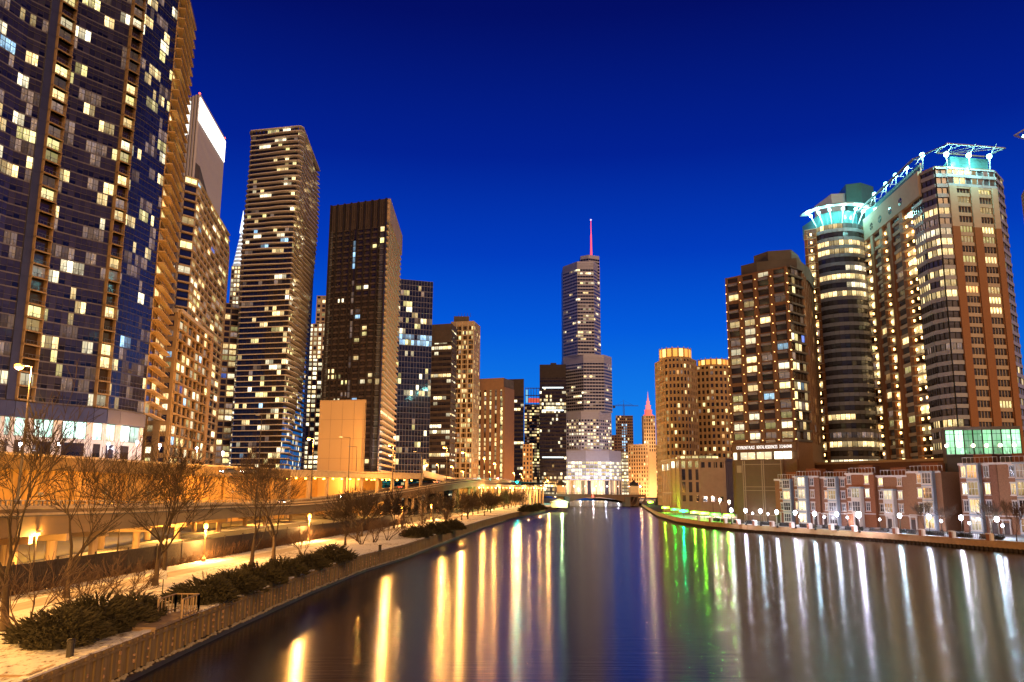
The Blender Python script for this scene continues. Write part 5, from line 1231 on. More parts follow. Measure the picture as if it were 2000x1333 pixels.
# sloping parapet continuing to the right and the far colonnade
S0 = ony(828, 927, 318); S1 = ony(905, 944, 410); S2 = ony(965, 950, 500); SP = subd([S0, S1, S2], 3)
rt = thing('sloping_parapet', 'cream parapet of a descending street sloping down behind the ramp', 'parapet', tuple(S1))
b = MB(); ribbon(b, SP, 0, .4, -.4, 1.5, 'limestone'); ribbon(b, SP, 0, 8, -1.0, -.4, 'parapet'); b.build('wall', rt)
C0 = ony(928, 955, 385); C1 = ony(1066, 955, 545)
rt = thing('far_colonnade', 'distant viaduct arcade with orange columns and a string of lamps above the river walk trees', 'viaduct', tuple(C0))
d, nn, L = seg((C0.x, C0.y), (C1.x, C1.y)); zz = zat(C0.x, C0.y, 951)
b = MB(); b.obox((C0.x, C0.y, zz), d, nn, L, .4, 1.2, 'parapet', back=12); b.build('deck', rt)
b = MB(); b.obox(Vector((C0.x, C0.y, 2)) - nn * 11, d, nn, L, .2, zz - 2, 'ret_wall'); b.build('back_wall', rt)
for k in range(18): b = MB(); b.obox(Vector((C0.x, C0.y, 1.8)) + d * L * k / 18, d, nn, 1.0, .3, zz - 1.8, 'conc_tan', back=.8); b.build('column', rt)
for k in range(22):
    p = Vector((C0.x, C0.y, zz - .4)) + d * L * (k + .5) / 22 + nn * .9; b = MB(); b.ball(p, .33, 'sodium_tube' if k % 4 else 'globe_warm', 8, 4, .7); b.build('lamp', rt)
    if k % 4 == 1: lampglow(rt, p - Vector((0, 0, 1.5)) + nn * 2, 3000, (1, .52, .16), .3)
# ---- blank tan building with an empty wall
mk('tan_render', (.52, .36, .20), .85, .05, .05)
T = Tower('blank_wall_building', 'windowless tan building with one big blank wall, above the arcade', [XY(622, 850, 300), XY(713, 850, 296)], 8, 30, 'tan_render', depth=14)
V = T.vis; zt_ = zat(*V[1], 782)
T.p['wall'] = MB(); T.p['wall'].prism(T.poly, 8, zt_, 'tan_render', 'roof_dark'); d, nn, L = seg(*V); T.mb('coping').obox((*V[0], zt_ - .1), d, nn, L, .15, .35, 'conc_tan', back=.1); T.mb('downpipe').obox(Vector((*V[1], 8)) - d * .25, d, nn, .14, .16, zt_ - 9, 'conc_dark')
for k in range(1, 5): T.mb('panel_joint').obox((*V[0], 8 + (zt_ - 8) * k / 5), d, nn, L, .02, .06, 'conc_dark')
for k in range(1, 4): T.mb('panel_joint').obox(Vector((*V[0], 8)) + d * L * k / 4, d, nn, .05, .025, zt_ - 8, 'conc_dark')
T.finish()
# ---- tall sodium street lamps
sodium = (1, .44, .09)
def cobra(label, px, py_head, py_foot, Y, side=-1, W=9000, lit=True, two=False, group='tall street lamps', col=sodium, zb=None, arm=2.2):
    f = ony(px, py_foot, Y); zb = f.z if zb is None else zb; zh = zat(f.x, f.y, py_head)
    rt = thing('street_lamp', label, 'street lamp', (f.x, f.y, zb), group)
    b = MB(); b.lathe((f.x, f.y, zb), [(.32, 0), (.32, .5), (.17, .9), (.10, zh - zb)], 'pole_grey', 8); b.build('pole', rt)
    b = MB(); b.tube((f.x, f.y, zh - .05), (f.x + side * arm, f.y - .2, zh + .12), .09, .07, 'pole_grey', 6); b.build('arm', rt)
    b = MB(); x = f.x + side * arm; a_, c_ = sorted((x, x + side * .95)); b.box(a_, c_, f.y - .42, f.y + .02, zh + .02, zh + .26, 'metal_grey'); b.build('lamp_head', rt)
    if lit:
        b = MB(); b.ball(((a_ + c_) / 2, f.y - .2, zh - .06), .5, 'sodium_bright', 8, 5, .7); b.build('bulb', rt); lampglow(rt, ((a_ + c_) / 2, f.y - .2, zh - .75), W, col, .25)
    return rt
mk('pole_grey', (.07, .055, .045), .5, .1, metal=.4); emat('sodium_bright', (1, .38, .025), 16, True)
cobra('tall lit sodium street lamp at the left edge in front of the curved tower', 33, 716, 985, 92, W=16000, arm=.9)
cobra('brightest tall sodium street lamp, left of the blank tan wall', 607, 857, 975, 226, W=16000, arm=.8)
cobra('tall unlit street lamp with a short arm in front of the blank tan wall', 679, 855, 972, 248, lit=False)
cobra('second unlit street lamp just right of the first, in front of the blank tan wall', 694, 873, 958, 288, lit=False)
cobra('upper of two sodium street lamps one above the other right of the tan wall', 766, 870, 962, 292, W=9000, arm=.9)
cobra('lower of two sodium street lamps one above the other right of the tan wall', 770, 889, 940, 330, W=9000, arm=1.6, zb=14)
cobra('tall unlit street lamp at the bend where the ramp turns', 822, 884, 950, 315, lit=False)
cobra('lit sodium street lamp standing before the dark brown tower', 872, 874, 944, 335, W=9000, arm=.8)
cobra('double-bright sodium street lamp before the tan gridded tower', 910, 884, 940, 372, W=14000, arm=1.2)
cobra('thin dark lamp pole rising behind the second group of trees', 501, 812, 985, 205, lit=False, arm=.5)
for i, (px, py, Y) in enumerate(((856, 908, 420), (884, 911, 440), (905, 921, 450), (947, 895, 470), (968, 905, 500), (958, 922, 520), (1005, 924, 540), (1018, 926, 560), (1021, 932, 600), (1071, 938, 640))):
    cobra(f'small distant street lamp above the far end of the ramp, {ORD[i]} from the left', px, py, 945, Y, W=7000, arm=.3, group='small distant street lamps')
for i, (px, py, Y) in enumerate(((40, 868, 158), (115, 868, 160), (212, 868, 176), (268, 864, 188), (312, 870, 200), (385, 876, 226), (435, 884, 244))):
    p = ony(px, py, Y); rt = thing('upper_street_lamp', f'white upper street lamp at the foot of the left towers, {ORD[i]} from the left', 'street lamp', (p.x, p.y, p.z - 5.5), 'white lamps of the upper street')
    b = MB(); b.lathe((p.x, p.y, p.z - 5.5), [(.14, 0), (.07, 5.2)], 'pole_grey', 6); b.build('post', rt); b = MB(); b.ball(p, .33, 'globe_white', 8, 5); b.build('globe', rt); lampglow(rt, (p.x, p.y - .2, p.z - .7), 420, (.8, .82, 1), .2)
# traffic signals glowing cyan at the top of the ramp
emat('signal_cyan', (.0, .95, .85), 30, True); emat('signal_red', (1, .02, .05), 26, True)
for i, (px, py, Y, mt, col) in enumerate(((957, 938, 440, 'signal_cyan', (0, 1, .9)), (991, 941, 470, 'signal_cyan', (0, 1, .9)), (1010, 943, 480, 'signal_cyan', (0, 1, .9)), (1045, 951, 540, 'signal_cyan', (0, 1, .9)), (972, 936, 440, 'signal_red', (1, .05, .05)), (1066, 950, 560, 'signal_cyan', (.2, 1, .9)))):
    p = ony(px, py, Y); rt = thing('traffic_signal', f'glowing {"red" if "red" in mt else "cyan green"} traffic signal at the far end of the ramp' + ('' if 'red' in mt else f', {ORD[[0,1,2,3,0,4][i]]} from the left'), 'traffic light', (p.x, p.y, p.z - 5), 'traffic signals')
    b = MB(); b.tube((p.x, p.y, p.z - 5), (p.x, p.y, p.z - .5), .1, .08, 'metal_dark', 6); b.build('pole', rt)
    b = MB(); b.box(p.x - .3, p.x + .3, p.y, p.y + .3, p.z - .9, p.z + .9, 'metal_dark'); b.build('housing', rt); b = MB(); b.ball((p.x, p.y - .25, p.z), .5, mt, 8, 5); b.build('lens', rt); lampglow(rt, (p.x, p.y - 1.2, p.z), 8000, col, .3)
# globe lamps on the river walk
GLx = [(405, 1024, None), (603, 1009, None), (785, 993, None), (842, 990, None), (907, 984, None), (958, 986, None), (1000, 978, None), (1040, 977, None), (1067, 975, None)]
for i, (px, py, _) in enumerate(GLx):
    best = min((abs(proj((FX(y) + 1.0 if y < 250 else FX(y) + 1, y, ZL + 4.4))[0] - px), y) for y in [60 + 1.0 * k for k in range(440)])[1]
    x = FX(best) + 1.0
    col = (.5, 1, .25) if i == 5 else (1, .48, .13)
    globe_lamp('walk_lamp', f'{"green" if i == 5 else "orange"} globe lamp along the river walk fence, {ORD[i]} from the camera', (x, best, ZL), 4.1, 'flood_green' if i == 5 else 'globe_sodium', 3400, col, 'globe lamps of the river walk', r=.30, pole='ochre')
emat('flood_yg2', (.75, 1, .45), 20, True)
p = onz(1093, 980, ZL + 3); rt = thing('kiosk', 'small pale-roofed riverside kiosk with a greenish lamp at the far tip of the left bank', 'kiosk', (p.x, p.y, ZL))
b = MB(); b.box(p.x - 4, p.x + 4, p.y, p.y + 6, ZL, ZL + 2.6, 'limestone'); b.build('wall', rt); b = MB(); b.mesh([(p.x - 5, p.y - 1, ZL + 2.6), (p.x + 5, p.y - 1, ZL + 2.6), (p.x + 5, p.y + 7, ZL + 2.6), (p.x - 5, p.y + 7, ZL + 2.6), (p.x, p.y + 3, ZL + 4.6)], [(0, 1, 4), (1, 2, 4), (2, 3, 4), (3, 0, 4), (3, 2, 1, 0)], 'stone_white'); b.build('roof', rt); b = MB(); b.ball((p.x + 1, p.y - 1.4, ZL + 2.9), .35, 'flood_yg2', 8, 5); b.build('lamp', rt); lampglow(rt, (p.x + 1, p.y - 2.4, ZL + 2.9), 1500, (.6, 1, .4), .3)
# lights of the road below and beside the ramp (real lamps of the lower street)
for i, (x, y) in enumerate(((-49, 62), (-52, 92), (-57, 122), (-62, 150), (-66, 180), (-66, 215), (-60, 250), (-50, 285))):
    rt = thing('roadside_lamp', f'sodium wall lamp on a short mast beside the lower road, {ORD[i]} from the camera', 'street lamp', (x, y, ZL - .4), 'lower road lamps')
    b = MB(); b.lathe((x, y, ZL - .4), [(.14, 0), (.08, 4.6)], 'pole_grey', 6); b.build('pole', rt); b = MB(); b.box(x - .15, x + .55, y - .25, y + .25, ZL + 4.2, ZL + 4.45, 'metal_grey'); b.build('lamp_head', rt)
    b = MB(); b.ball((x + .2, y, ZL + 4.1), .2, 'sodium_bright', 8, 5, .7); b.build('bulb', rt); lampglow(rt, (x + .2, y, ZL + 3.7), 1700, (1, .46, .08), .25)
for i, (px, Y) in enumerate(((80, 120), (205, 142), (290, 162), (455, 210))):
    p = ony(px, 965, Y); rt = thing('wall_floodlight', f'sodium floodlight on a bracket washing the ochre retaining wall, {ORD[i]} from the left', 'floodlight', (p.x, p.y, 9.5), 'retaining wall floodlights')
    b = MB(); b.tube((p.x, p.y, 1.8), (p.x, p.y, 10.2), .12, .08, 'pole_grey', 6); b.build('pole', rt); b = MB(); b.box(p.x - .3, p.x + .3, p.y - .3, p.y + .1, 10.2, 10.6, 'metal_grey'); b.build('housing', rt); b = MB(); b.box(p.x - .25, p.x + .25, p.y + .1, p.y + .14, 10.24, 10.56, 'sodium_bright'); b.build('lens', rt)
    lampglow(rt, (p.x, p.y + 1.0, 10.4), 3600, (1, .44, .045), .3)
# unseen approach lamps light the near lawn; the last is added for the seawall
for i, (x, y, W) in enumerate(((-46, 18, 14000), (-30, -14, 15000), (-47, 50, 7000), (16, -3, 17000))):
    rt = thing('approach_lamp', f'unseen sodium street lamp of the bridge approach beside the camera, {ORD[i]} of four', 'street lamp', (x, y, ZL), 'bridge approach lamps')
    b = MB(); b.lathe((x, y, ZL - .2), [(.2, 0), (.1, 14)], 'pole_grey', 8); b.build('pole', rt); b = MB(); b.box(x - .2, x + .9, y - .2, y + .2, ZL + 13.8, ZL + 14.05, 'metal_grey'); b.build('lamp_head', rt)
    b = MB(); b.ball((x + .5, y, ZL + 13.7), .22, 'sodium_bright', 8, 5, .6); b.build('bulb', rt); lampglow(rt, (x + .5, y, ZL + 13.2), W, (1, .48, .10), .3)

# ================================================================== CARS (low detail on the far ramps)
mk('car_paint_silver', (.4, .4, .42), .3, .02, metal=.6); mk('car_paint_dark', (.03, .03, .05), .3, .02, metal=.4); mk('tyre', (.02, .02, .02)); mk('car_glass', (.01, .01, .012), .08, spec=.8)
emat('headlight', (.9, .9, 1), 40, True); emat('tail_light', (1, .03, .02), 14, True)
def car(label, p, ang, paint):
    rt = thing('car', label, 'car', (0, 0, 0), 'cars on the roads'); v = rt
    q = MB(); pr = [(-2.2, .35), (-2.25, .75), (-1.7, .92), (2.0, .98), (2.2, .8), (2.2, .35)]
    def ext(pr, hw, m):
        n_ = len(pr); vs = [(x, -hw, z) for x, z in pr] + [(x, hw, z) for x, z in pr]; q.mesh(vs, [(i, (i + 1) % n_, n_ + (i + 1) % n_, n_ + i) for i in range(n_)] + [tuple(range(n_ - 1, -1, -1)), tuple(range(n_, 2 * n_))], m)
    ext(pr, .88, paint); q.build('body', rt)
    q = MB(); ext([(-1.2, .93), (-.6, 1.40), (.9, 1.42), (1.7, .95)], .76, 'car_glass'); q.build('cabin', rt); q = MB(); ext([(-.55, 1.39), (-.5, 1.46), (.85, 1.47), (.88, 1.41)], .72, paint); q.build('roof', rt)
    for x in (-1.4, 1.4):
        for y in (-.8, .8): q = MB(); q.tube((x, y - .12, .33), (x, y + .12, .33), .33, .33, 'tyre', 10); q.build('wheel', rt)
    for y in (-.62, .62):
        q = MB(); q.box(-2.33, -2.2, y - .17, y + .17, .58, .76, 'headlight'); q.build('headlight', rt)
        q = MB(); q.box(2.17, 2.26, y - .17, y + .17, .62, .78, 'tail_light'); q.build('tail_light', rt)
    rt.location = p; rt.rotation_euler = (0, 0, ang); return rt
def ramp_pt(i, off):
    d = RPs[i + 1] - RPs[i - 1]; d.z = 0; d.normalize(); nn = Vector((-d.y, d.x, 0)); p = RPs[i] + nn * off; return Vector((p.x, p.y, p.z - .53)), math.atan2(d.y, d.x)
for i, off, lb, pt, fl in ((19, 3, 'silver car with its headlights on, on the ramp below the blank tan wall', 'car_paint_silver', 0), (22, 3, 'dark car following on the ramp right of the blank tan wall', 'car_paint_dark', 0), (26, 6.5, 'car with red tail lights climbing the ramp near its top', 'car_paint_dark', 1), (29, 6.5, 'silver car with red tail lights near the cyan signals', 'car_paint_silver', 1)):
    p, a = ramp_pt(i, off); car(lb, p, a + (0 if not fl else math.pi), pt)
for px, lb in ((448, 'dark car with bright headlights on the upper street behind the second tree group'), (486, 'silver car with bright headlights just right of another on the upper street')):
    p = ony(px, 921, 222 if px < 460 else 232); rt = car(lb, Vector((p.x, p.y, p.z - .7)), .9, 'car_paint_dark' if px < 460 else 'car_paint_silver')
    q = MB(); q.box(p.x - 4, p.x + 4, p.y - 1.5, p.y + 1.5, p.z - 1.2, p.z - .72, 'parapet')
mk('car_snow', (.6, .6, .6))
car('parked silver car beside the lower road behind the fence, left side', Vector((-50.5, 84, ZL - .28)), 1.5, 'car_paint_silver')

# ================================================================== FOREGROUND BITS ON THE LAWN
def gp(px, py, z=ZL): return onz(px, py, z)
mk('wood_pale', (.26, .18, .11), .7, .2, 3); mk('sign_grey', (.5, .5, .55), .5)
p = gp(316, 1172); rt = thing('small_sign', 'small square grey sign on a thin dark post between two junipers', 'sign', tuple(p)); b = MB(); b.tube(p, p + Vector((0, 0, 2.3)), .05, .04, 'metal_dark', 6); b.build('post', rt)
b = MB(); b.box(p.x - .28, p.x + .28, p.y - .10, p.y - .06, p.z + 1.65, p.z + 2.35, 'sign_grey'); b.build('panel', rt)
p = gp(136, 1284); rt = thing('mooring_bollard', 'short grey metal bollard at the wall edge below the nearest juniper', 'bollard', tuple(p)); b = MB(); b.lathe(p, [(.20, 0), (.20, .8), (.23, .82), (.23, .9), (.12, .98)], 'metal_dark', 12); b.build('post', rt)
p = gp(742, 1078); rt = thing('mooring_bollard', 'small dark bollard on the snow near the wall in mid distance', 'bollard', tuple(p)); b = MB(); b.lathe(p, [(.22, 0), (.22, .8), (.27, .85), (.2, 1.0)], 'metal_dark', 10); b.build('post', rt)
# viewing platform with rail and steps
p0 = Vector((-23.9, 60.5, ZL)); 
rt = thing('landing_platform', 'pale timber landing platform with a railing at the top of the seawall between two junipers', 'platform', tuple(p0))
b = MB(); b.box(-26.5, -23.0, 55.5, 60.5, ZL + .05, ZL + .22, 'wood_pale'); b.box(-26.5, -23.0, 55.4, 55.5, ZL - .5, ZL + .05, 'wood_pale'); b.build('deck', rt)
def rail_run(a, c, h=1.25, n_=6):
    a = Vector(a); c = Vector(c); q = MB()
    for k in range(n_ + 1): pp = a.lerp(c, k / n_); r_ = .06 if k in (0, n_) else .03; q.box(pp.x - r_, pp.x + r_, pp.y - r_, pp.y + r_, pp.z, pp.z + h, 'wood_pale')
    q.tube(a + Vector((0, 0, h)), c + Vector((0, 0, h)), .06, .06, 'wood_pale', 5); q.tube(a + Vector((0, 0, .2)), c + Vector((0, 0, .2)), .04, .04, 'wood_pale', 5); q.build('railing', rt)
rail_run((-22.9, 59.5, ZL + .2), (-22.9, 62.5, ZL + .2)); rail_run((-24.6, 62.5, ZL + .2), (-22.9, 62.5, ZL + .2), n_=4); rail_run((-24.6, 59.5, ZL + .2), (-24.6, 62.5, ZL + .2), n_=5)
b = MB(); b.box(-24.6, -22.9, 59.5, 62.5, ZL + .12, ZL + .21, 'wood_pale'); b.build('step', rt)
b = MB(); 
for x in (-26.2, -25.2): b.box(x - .05, x + .05, 54.9, 55.0, ZL, ZL + 1.1, 'wood_pale')
b.box(-26.2, -25.2, 54.9, 55.0, ZL + .65, ZL + .75, 'wood_pale'); b.build('barrier', rt)
p = Vector((-24.4, 44.6, ZL)); rt = thing('timber_hatch', 'open timber hatch frame at the wall top in the bottom left corner', 'hatch', tuple(p))
b = MB(); 
b.box(-25.6, -23.5, 42.2, 42.3, ZL - 1.0, ZL + .1, 'wood_pale'); b.box(-23.7, -23.5, 42.3, 44.6, ZL, ZL + .12, 'wood_pale'); b.build('frame', rt)

# ================================================================== VEGETATION
mk('bark', (.07, .046, .028), .9, .3, 4, bump=.02); mk('twig', (.034, .021, .012), .9, .25, 3); mk('twig_pale', (.10, .062, .04), .9, .2, 3)
def grow(seed, H=12., spread=.75, trunk=.24, forks=4, stems=1, twig='twig', clear=.22, depth=6, minr=.018):
    r = random.Random(seed); tr = MB(); cr = MB()
    def br(p, d, L, rad, lv, tgt):
        n_ = 3 if lv < 3 else 2; pts = [p]
        for i in range(n_):
            jt = .04 if lv == 0 and stems == 1 else .13; d = (d + Vector((r.gauss(0, jt), r.gauss(0, jt), r.gauss(0, .06) + (.05 if lv > 1 else 0)))).normalized(); pts.append(pts[-1] + d * L / n_)
        rr = rad
        for i in range(n_):
            r1 = max(minr * .7, rad * (1 - .38 * (i + 1) / n_)); tgt.tube(pts[i], pts[i + 1], max(minr, rr), r1, 'bark' if tgt is tr else twig, 7 if lv == 0 else (5 if lv < 3 else 3), cap=False); rr = r1
        if lv >= depth: return
        k = forks if lv == 0 else ((r.choice((3, 4)) if forks > 4 else 3) if lv < 4 else r.choice((2, 3, 3)))
        for j in range(k):
            t = 1.0 if j == 0 else r.uniform(.35, 1.0); i = min(n_ - 1, int(t * n_)); bp = pts[i].lerp(pts[i + 1], t * n_ - i) if t < 1 else pts[-1]
            a = r.uniform(0, 2 * math.pi); q = d.orthogonal().normalized(); t2 = d.cross(q)
            sp_ = spread * (r.uniform(.55, 1.1) if j else r.uniform(.15, .5)); nd = (d * math.cos(sp_) + (q * math.cos(a) + t2 * math.sin(a)) * math.sin(sp_)).normalized()
            if nd.z < -.05: nd.z = abs(nd.z) * .3; nd.normalize()
            br(bp, nd, L * r.uniform(.62, .86) if lv else H * .30 * r.uniform(.85, 1.15), rr * (r.uniform(.5, .68) if j else .78), lv + 1, cr)
    for s_ in range(stems):
        a = 2 * math.pi * s_ / max(1, stems) + r.uniform(-.4, .4); lean = 0 if stems == 1 else .5
        d = Vector((math.cos(a) * lean, math.sin(a) * lean, 1)).normalized()
        br(Vector((math.cos(a) * .15 * (stems > 1), math.sin(a) * .15 * (stems > 1), -.15)), d, H * clear, trunk, 0, tr)
    if stems == 1: tr.lathe((0, 0, -.2), [(trunk * 1.9, 0), (trunk * 1.25, .3), (trunk * 1.0, .8)], 'bark', 7)
    return tr, cr
def proto(name, cat, seed, **k):
    tr, cr = grow(seed, **k); rt = thing(name, '', cat, (0, 0, 0)); tr.build('trunk', rt, smooth=True); cr.build('crown', rt); rt['used'] = 0; return rt
def place(pt, p, rz, s, label, group):
    if not pt['used']: pt['used'] = 1; pt.location = p; pt.rotation_euler = (0, 0, rz); pt.scale = (s,) * 3; pt['label'] = label; pt['group'] = group; return pt
    return cpy(pt, p, rz, s, label, group)
big = [proto('bare_tree', 'tree', s, H=12.5, forks=4, spread=.60, trunk=.27, depth=6, clear=.26, minr=.021) for s in (3, 14)]
mid = [proto('bare_tree', 'tree', s, H=9, forks=4, spread=.6, trunk=.2, depth=6, minr=.022) for s in (21, 35)]
far_ = [proto('bare_tree', 'tree', s, H=8, forks=5, spread=.75, trunk=.2, depth=5, minr=.05, twig='twig') for s in (41, 52)]
multi = [proto('small_bare_tree', 'small tree', s, H=4.6, forks=3, spread=.5, trunk=.11, depth=4, stems=3, minr=.022, twig='twig_pale') for s in (61, 72)]
tl = [(8, 1232, big[0], 0.3, 1.10, 'biggest bare tree at the left frame edge, its crown leaving the picture'), (129, 1168, big[1], 1.2, 1.0, 'bare tree with a straight pale trunk, second from the left edge'), (303, 1144, big[0], 2.6, 1.02, 'wide-crowned bare tree standing clear in the snow in front of its twin trunk'),
      (320, 1126, big[1], 4.0, .95, 'bare tree close behind the wide-crowned one, twin trunk at its right'), (490, 1108, big[1], 2.2, 1.04, 'low-forking large bare tree, left one of the pair in the middle of the lawn'), (534, 1093, big[0], 5.0, 1.0, 'large bare tree, right one of the pair in the middle of the lawn'),
      (674, 1066, mid[0], .8, 1.0, 'slim bare tree with an upswept fork alone in the snow below the tan wall')]
for px, py, pt, rz, s, lb in tl: place(pt, gp(px, py), rz, s, lb, 'bare trees on the river walk lawn')
ml = [(40, 1243, 1.2, 'crooked multi-stemmed small tree left of the nearest juniper'), (152, 1210, 1.0, 'crooked small tree behind the nearest juniper'), (240, 1180, .9, 'crooked small tree with long bent limbs right of the nearest juniper'), (592, 1086, .95, 'small bare tree at the bend of the path before the second lamp'),
      (706, 1064, 1.1, 'small multi-stemmed tree, left one of the thicket right of the slim tree'), (730, 1060, 1.1, 'small multi-stemmed tree, middle one of the thicket right of the slim tree'), (757, 1056, 1.0, 'small multi-stemmed tree, right one of the thicket right of the slim tree'), (792, 1050, 1.2, 'small vase-shaped tree just right of the thicket'), (822, 1046, 1.1, 'small vase-shaped tree left of the far juniper bed'), (868, 1032, 1.1, 'small bare tree behind the far juniper bed')]
for i, (px, py, s, lb) in enumerate(ml): place(multi[i % 2], gp(px, py), i * 1.7, s, lb, 'small multi-stemmed trees')
for i in range(24):
    y = 150 + i * 13.5; y += R.uniform(-4, 4); wd = 14; x = FX(y) + 2 + R.uniform(0, 1) * (9 if y < 330 else 6)
    pt = mid[i % 2] if y < 240 and i % 3 else far_[i % 2]
    place(pt, (x, y, ZL), i * 2.1, R.uniform(.95, 1.15), f'hazy bare tree, {ORD2(i)} in the row receding along the river walk', 'receding row of bare trees')
# undergrowth along the fence
mk('brush', (.13, .07, .035), .9, .3, 2)
b = MB()
for k in range(7000):
    y = R.uniform(40, 215) if R.random() < .75 else R.uniform(120, 215); x = FX(y) + R.uniform(-.9, .3); h = R.uniform(.6, 2.0) * (1.15 if y > 110 else .8)
    dx, dy = R.gauss(0, .5), R.gauss(0, .5); z0_ = ZL - .1; w_ = .035
    b.mesh([(x - w_, y, z0_), (x + w_, y, z0_), (x + dx, y + dy, z0_ + h)], [(0, 1, 2)], 'brush')
    for j in range(2): t = R.uniform(.3, .8); px_, py_, pz_ = x + dx * t, y + dy * t, z0_ + h * t; b.mesh([(px_ - .02, py_, pz_), (px_ + .02, py_, pz_), (px_ + R.gauss(0, .4), py_ + R.gauss(0, .4), pz_ + R.uniform(.2, .6))], [(0, 1, 2)], 'brush')
o = b.build('fence_undergrowth'); tag(o, 'tangled brown undergrowth growing along the dark fence behind the lawn', 'undergrowth', kind='stuff')
# junipers: sprays of foliage radiating from low arching branches
mk('juniper', (.016, .018, .009), .8, scale=2.5, col2=(.06, .045, .019), sharp=.8)
def juniper(seed, rx=2.5, ry=2.3, h=1.75, n_=1100):
    r = random.Random(seed); f = MB(); st = MB()
    for k in range(14):
        a = r.uniform(0, 6.28); st.tube((0, 0, -.1), (math.cos(a) * rx * .6, math.sin(a) * ry * .6, h * .5), .06, .02, 'bark', 4)
    for k in range(n_):
        a = r.uniform(0, 6.283); u = r.random() ** .5; zz = h * (1 - u * u * .75) * r.uniform(.25, 1.0); lump = 1 + .22 * math.sin(a * 3 + seed) + .12 * math.sin(a * 7)
        c = Vector((math.cos(a) * rx * u * .9 * lump, math.sin(a) * ry * u * .9 * lump, zz))
        d = Vector((math.cos(a) * (.4 + u), math.sin(a) * (.4 + u), r.uniform(.05, .9))).normalized(); d = (d + Vector((r.gauss(0, .25), r.gauss(0, .25), r.gauss(0, .12)))).normalized()
        L = r.uniform(.35, .75); q = d.cross(Vector((0, 0, 1))).normalized(); t2 = q.cross(d)
        for j in range(6):
            aa = r.uniform(0, 6.28); s_ = c + d * L * (j / 8.); e_ = s_ + (d * .8 + (q * math.cos(aa) + t2 * math.sin(aa)) * .55).normalized() * L * r.uniform(.28, .5); w_ = (q * math.sin(aa) - t2 * math.cos(aa)) * .045
            f.mesh([s_ - w_, s_ + w_, e_], [(0, 1, 2)], 'juniper')
        e_ = c + d * L; f.mesh([c - q * .05, c + q * .05, e_], [(0, 1, 2)], 'juniper'); f.mesh([c - t2 * .05, c + t2 * .05, e_], [(0, 1, 2)], 'juniper')
    core = [(rx * .75, 0), (rx * .7, h * .3), (rx * .5, h * .55), (rx * .2, h * .72)]
    f.lathe((0, 0, -.05), core, 'juniper', 10)
    rt = thing('juniper_shrub', '', 'shrub', (0, 0, 0)); f.build('foliage', rt); st.build('stem', rt); rt['used'] = 0; return rt
jp = [juniper(5), juniper(9)]
jl = [(115, 1258, 1.1, 'largest spreading juniper at the bottom left, by the grey bollard'), (190, 1232, 1.25, 'dense juniper right of the largest one, left of the landing platform'), (262, 1208, .95, 'juniper touching the landing platform from the left'), (400, 1176, 1.1, 'juniper just right of the landing platform'), (450, 1160, 1.1, 'juniper second right of the landing platform'), (500, 1143, 1.1, 'juniper below the left one of the tree pair'), (550, 1126, 1.05, 'juniper below the right one of the tree pair'), (600, 1112, .95, 'juniper third from the far end of the near hedge line'), (650, 1098, 1.15, 'compact raised juniper ending the near hedge line'),
      (815, 1050, 1.2, 'low juniper at the near end of the far juniper bed'), (850, 1043, 1.3, 'low juniper in the middle of the far juniper bed'), (884, 1035, 1.3, 'low juniper at the far end of the far juniper bed'), (1030, 1000, 1.6, 'distant dark juniper mound near the tip of the left bank'), (1050, 996, 1.6, 'second distant dark juniper mound near the tip of the left bank')]
for i, (px, py, s, lb) in enumerate(jl):
    p = gp(px, py); 
    if py < 1010: p = gp(px, py)
    place(jp[i % 2], p, i * 1.3, s, lb, 'junipers along the seawall')
LK = 2.0
# right bank planting
mk('needles', (.03, .045, .015), .85, scale=2)
def evergreen(seed, H=6, r0=2.4):
    r = random.Random(seed); f = MB(); st = MB(); st.tube((0, 0, -.2), (0, 0, H * .8), .16, .05, 'bark', 6)
    for k in range(1800):
        a = r.uniform(0, 6.28); u = r.random(); z = H * (.12 + .85 * u); rad = r0 * (1 - u) ** .6 * r.uniform(.5, 1.05) * (1 + .2 * math.sin(a * 3 + u * 9)); c = Vector((math.cos(a) * rad, math.sin(a) * rad, z)); d = Vector((r.gauss(0, 1), r.gauss(0, 1), r.gauss(0, .7))).normalized() * .4; w_ = d.orthogonal().normalized() * .13
        f.mesh([c - w_, c + w_, c + d], [(0, 1, 2)], 'needles')
    rt = thing('evergreen_tree', '', 'tree', (0, 0, 0)); f.build('crown', rt); st.build('trunk', rt); rt['used'] = 0; return rt
ev = evergreen(3)
for i, (px, py, s, lb) in enumerate(((1287, 990, 1.1, 'dark evergreen at the left end of the hotel podium'), (1327, 992, 1.2, 'round dark evergreen in front of the podium windows'), (1346, 994, 1.35, 'largest dark evergreen in front of the podium windows'), (1367, 995, 1.0, 'dark evergreen right of the largest one before the podium'))):
    place(ev, onz(px, py, ZR), i * 1.4, s, lb, 'evergreens before the hotel podium')
rm = proto('young_bare_tree', 'tree', 81, H=8, forks=4, spread=.38, trunk=.11, depth=6, minr=.02, twig='twig_pale')
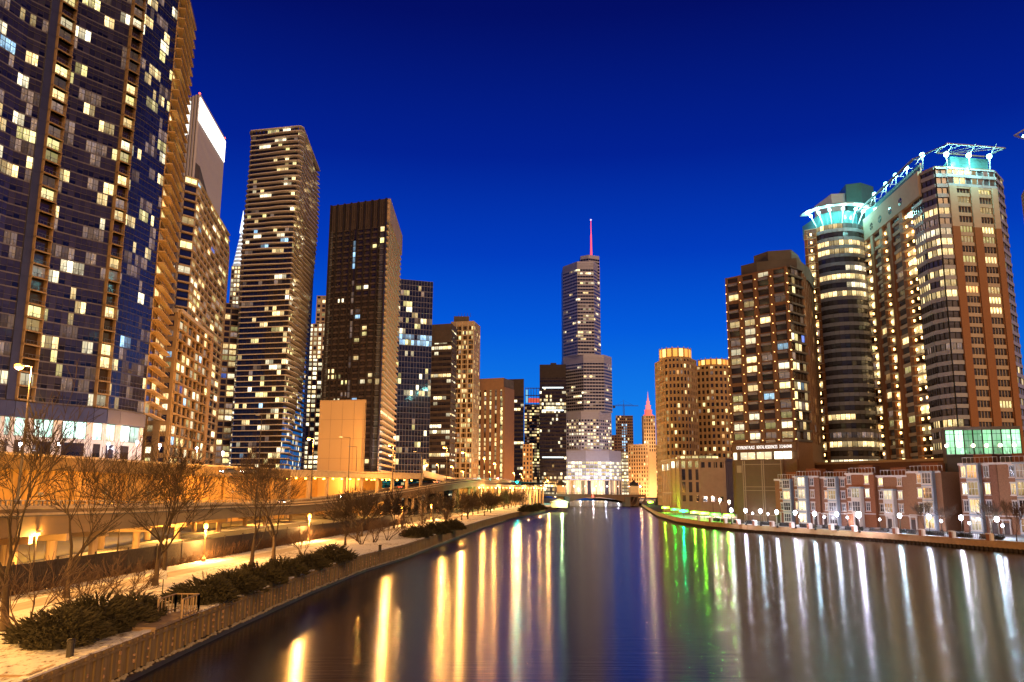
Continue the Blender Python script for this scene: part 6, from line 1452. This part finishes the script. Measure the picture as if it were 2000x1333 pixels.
for i, (px, py, s, lb) in enumerate(((1548, 1022, .7, 'thin pale bare tree before the left townhouses'), (1610, 1024, .75, 'thin pale bare tree left of the brightest promenade lamp'), (1700, 1030, .75, 'thin bare tree right of the brightest promenade lamp'), (1745, 1030, .8, 'thin bare tree before the last house left of the garden gap'), (1773, 1032, .85, 'slender bare tree just left of the garden gap'), (1806, 1040, .9, 'spreading bare tree in the garden gap'), (1851, 1044, .8, 'spreading pale tree right of the garden gap'), (1938, 1052, .95, 'tall narrow bare tree before the white stone strip'), (1986, 1058, 1.0, 'bare tree at the right frame edge'), (1660, 1026, .7, 'thin bare tree directly above the brightest promenade lamp'), (1500, 1018, .7, 'thin bare tree before the brown podium'))):
    place(rm, onz(px, py, ZR), i * 1.1, s, lb, 'thin bare trees of the promenade')
mk('hedge', (.035, .035, .03), .9, .3, 3)
def hedge(seed):
    r = random.Random(seed); f = MB()
    for k in range(900):
        c = Vector((r.uniform(-2.5, 2.5), r.uniform(-.5, .5), r.uniform(.05, .8))); d = Vector((r.gauss(0, .3), r.gauss(0, .3), r.uniform(0, .35))); w_ = Vector((r.gauss(0, .08), r.gauss(0, .08), .02)); f.mesh([c - w_, c + w_, c + d], [(0, 1, 2)], 'hedge')
    f.box(-2.4, 2.4, -.4, .4, 0, .6, 'hedge'); rt = thing('hedge', '', 'hedge', (0, 0, 0)); f.build('foliage', rt); rt['used'] = 0; return rt
hg = hedge(4)
for i in range(14):
    s_ = ss[0] + (ss[-1] - ss[0]) * (i + .5) / 14; p, d = along(RBs, s_); nn = Vector((-d.y, d.x, 0)); nn = nn if nn.x > 0 else -nn; p = p + nn * 3.2
    place(hg, (p.x, p.y, ZR), math.atan2(d.y, d.x), 1.0, f'dark clipped winter hedge on the promenade, {ORD[i]} counting from the bridge end' , 'promenade hedges')
# benches on the promenade
mk('bench_wood', (.2, .13, .08), .6)
def bench():
    rt = thing('park_bench', '', 'bench', (0, 0, 0)); q = MB()
    for k in range(4): q.box(-.9, .9, -.25 + .13 * k, -.15 + .13 * k, .42, .46, 'bench_wood')
    q.build('seat', rt); q = MB()
    for k in range(3): q.box(-.9, .9, .28, .32, .55 + .13 * k, .64 + .13 * k, 'bench_wood')
    q.build('backrest', rt)
    for x in (-.8, .8): q = MB(); q.box(x - .04, x + .04, -.25, -.19, 0, .42, 'metal_dark'); q.box(x - .04, x + .04, .26, .32, 0, .95, 'metal_dark'); q.build('leg', rt)
    rt['used'] = 0; return rt
bn = bench()
for i, px in enumerate((1440, 1500, 1575, 1700, 1780, 1845, 1905)):
    s_ = sR(px); p, d = along(RBs, s_); nn = Vector((-d.y, d.x, 0)); nn = nn if nn.x > 0 else -nn; p = p + nn * 1.9
    place(bn, (p.x, p.y, ZR), math.atan2(d.y, d.x) + math.pi, 1.0, f'wooden promenade bench facing the river, {ORD[i]} from the bridge end', 'promenade benches')
for o in list(sc.objects):
    if '_o' in o: del o['_o']
    if 'used' in o: del o['used']
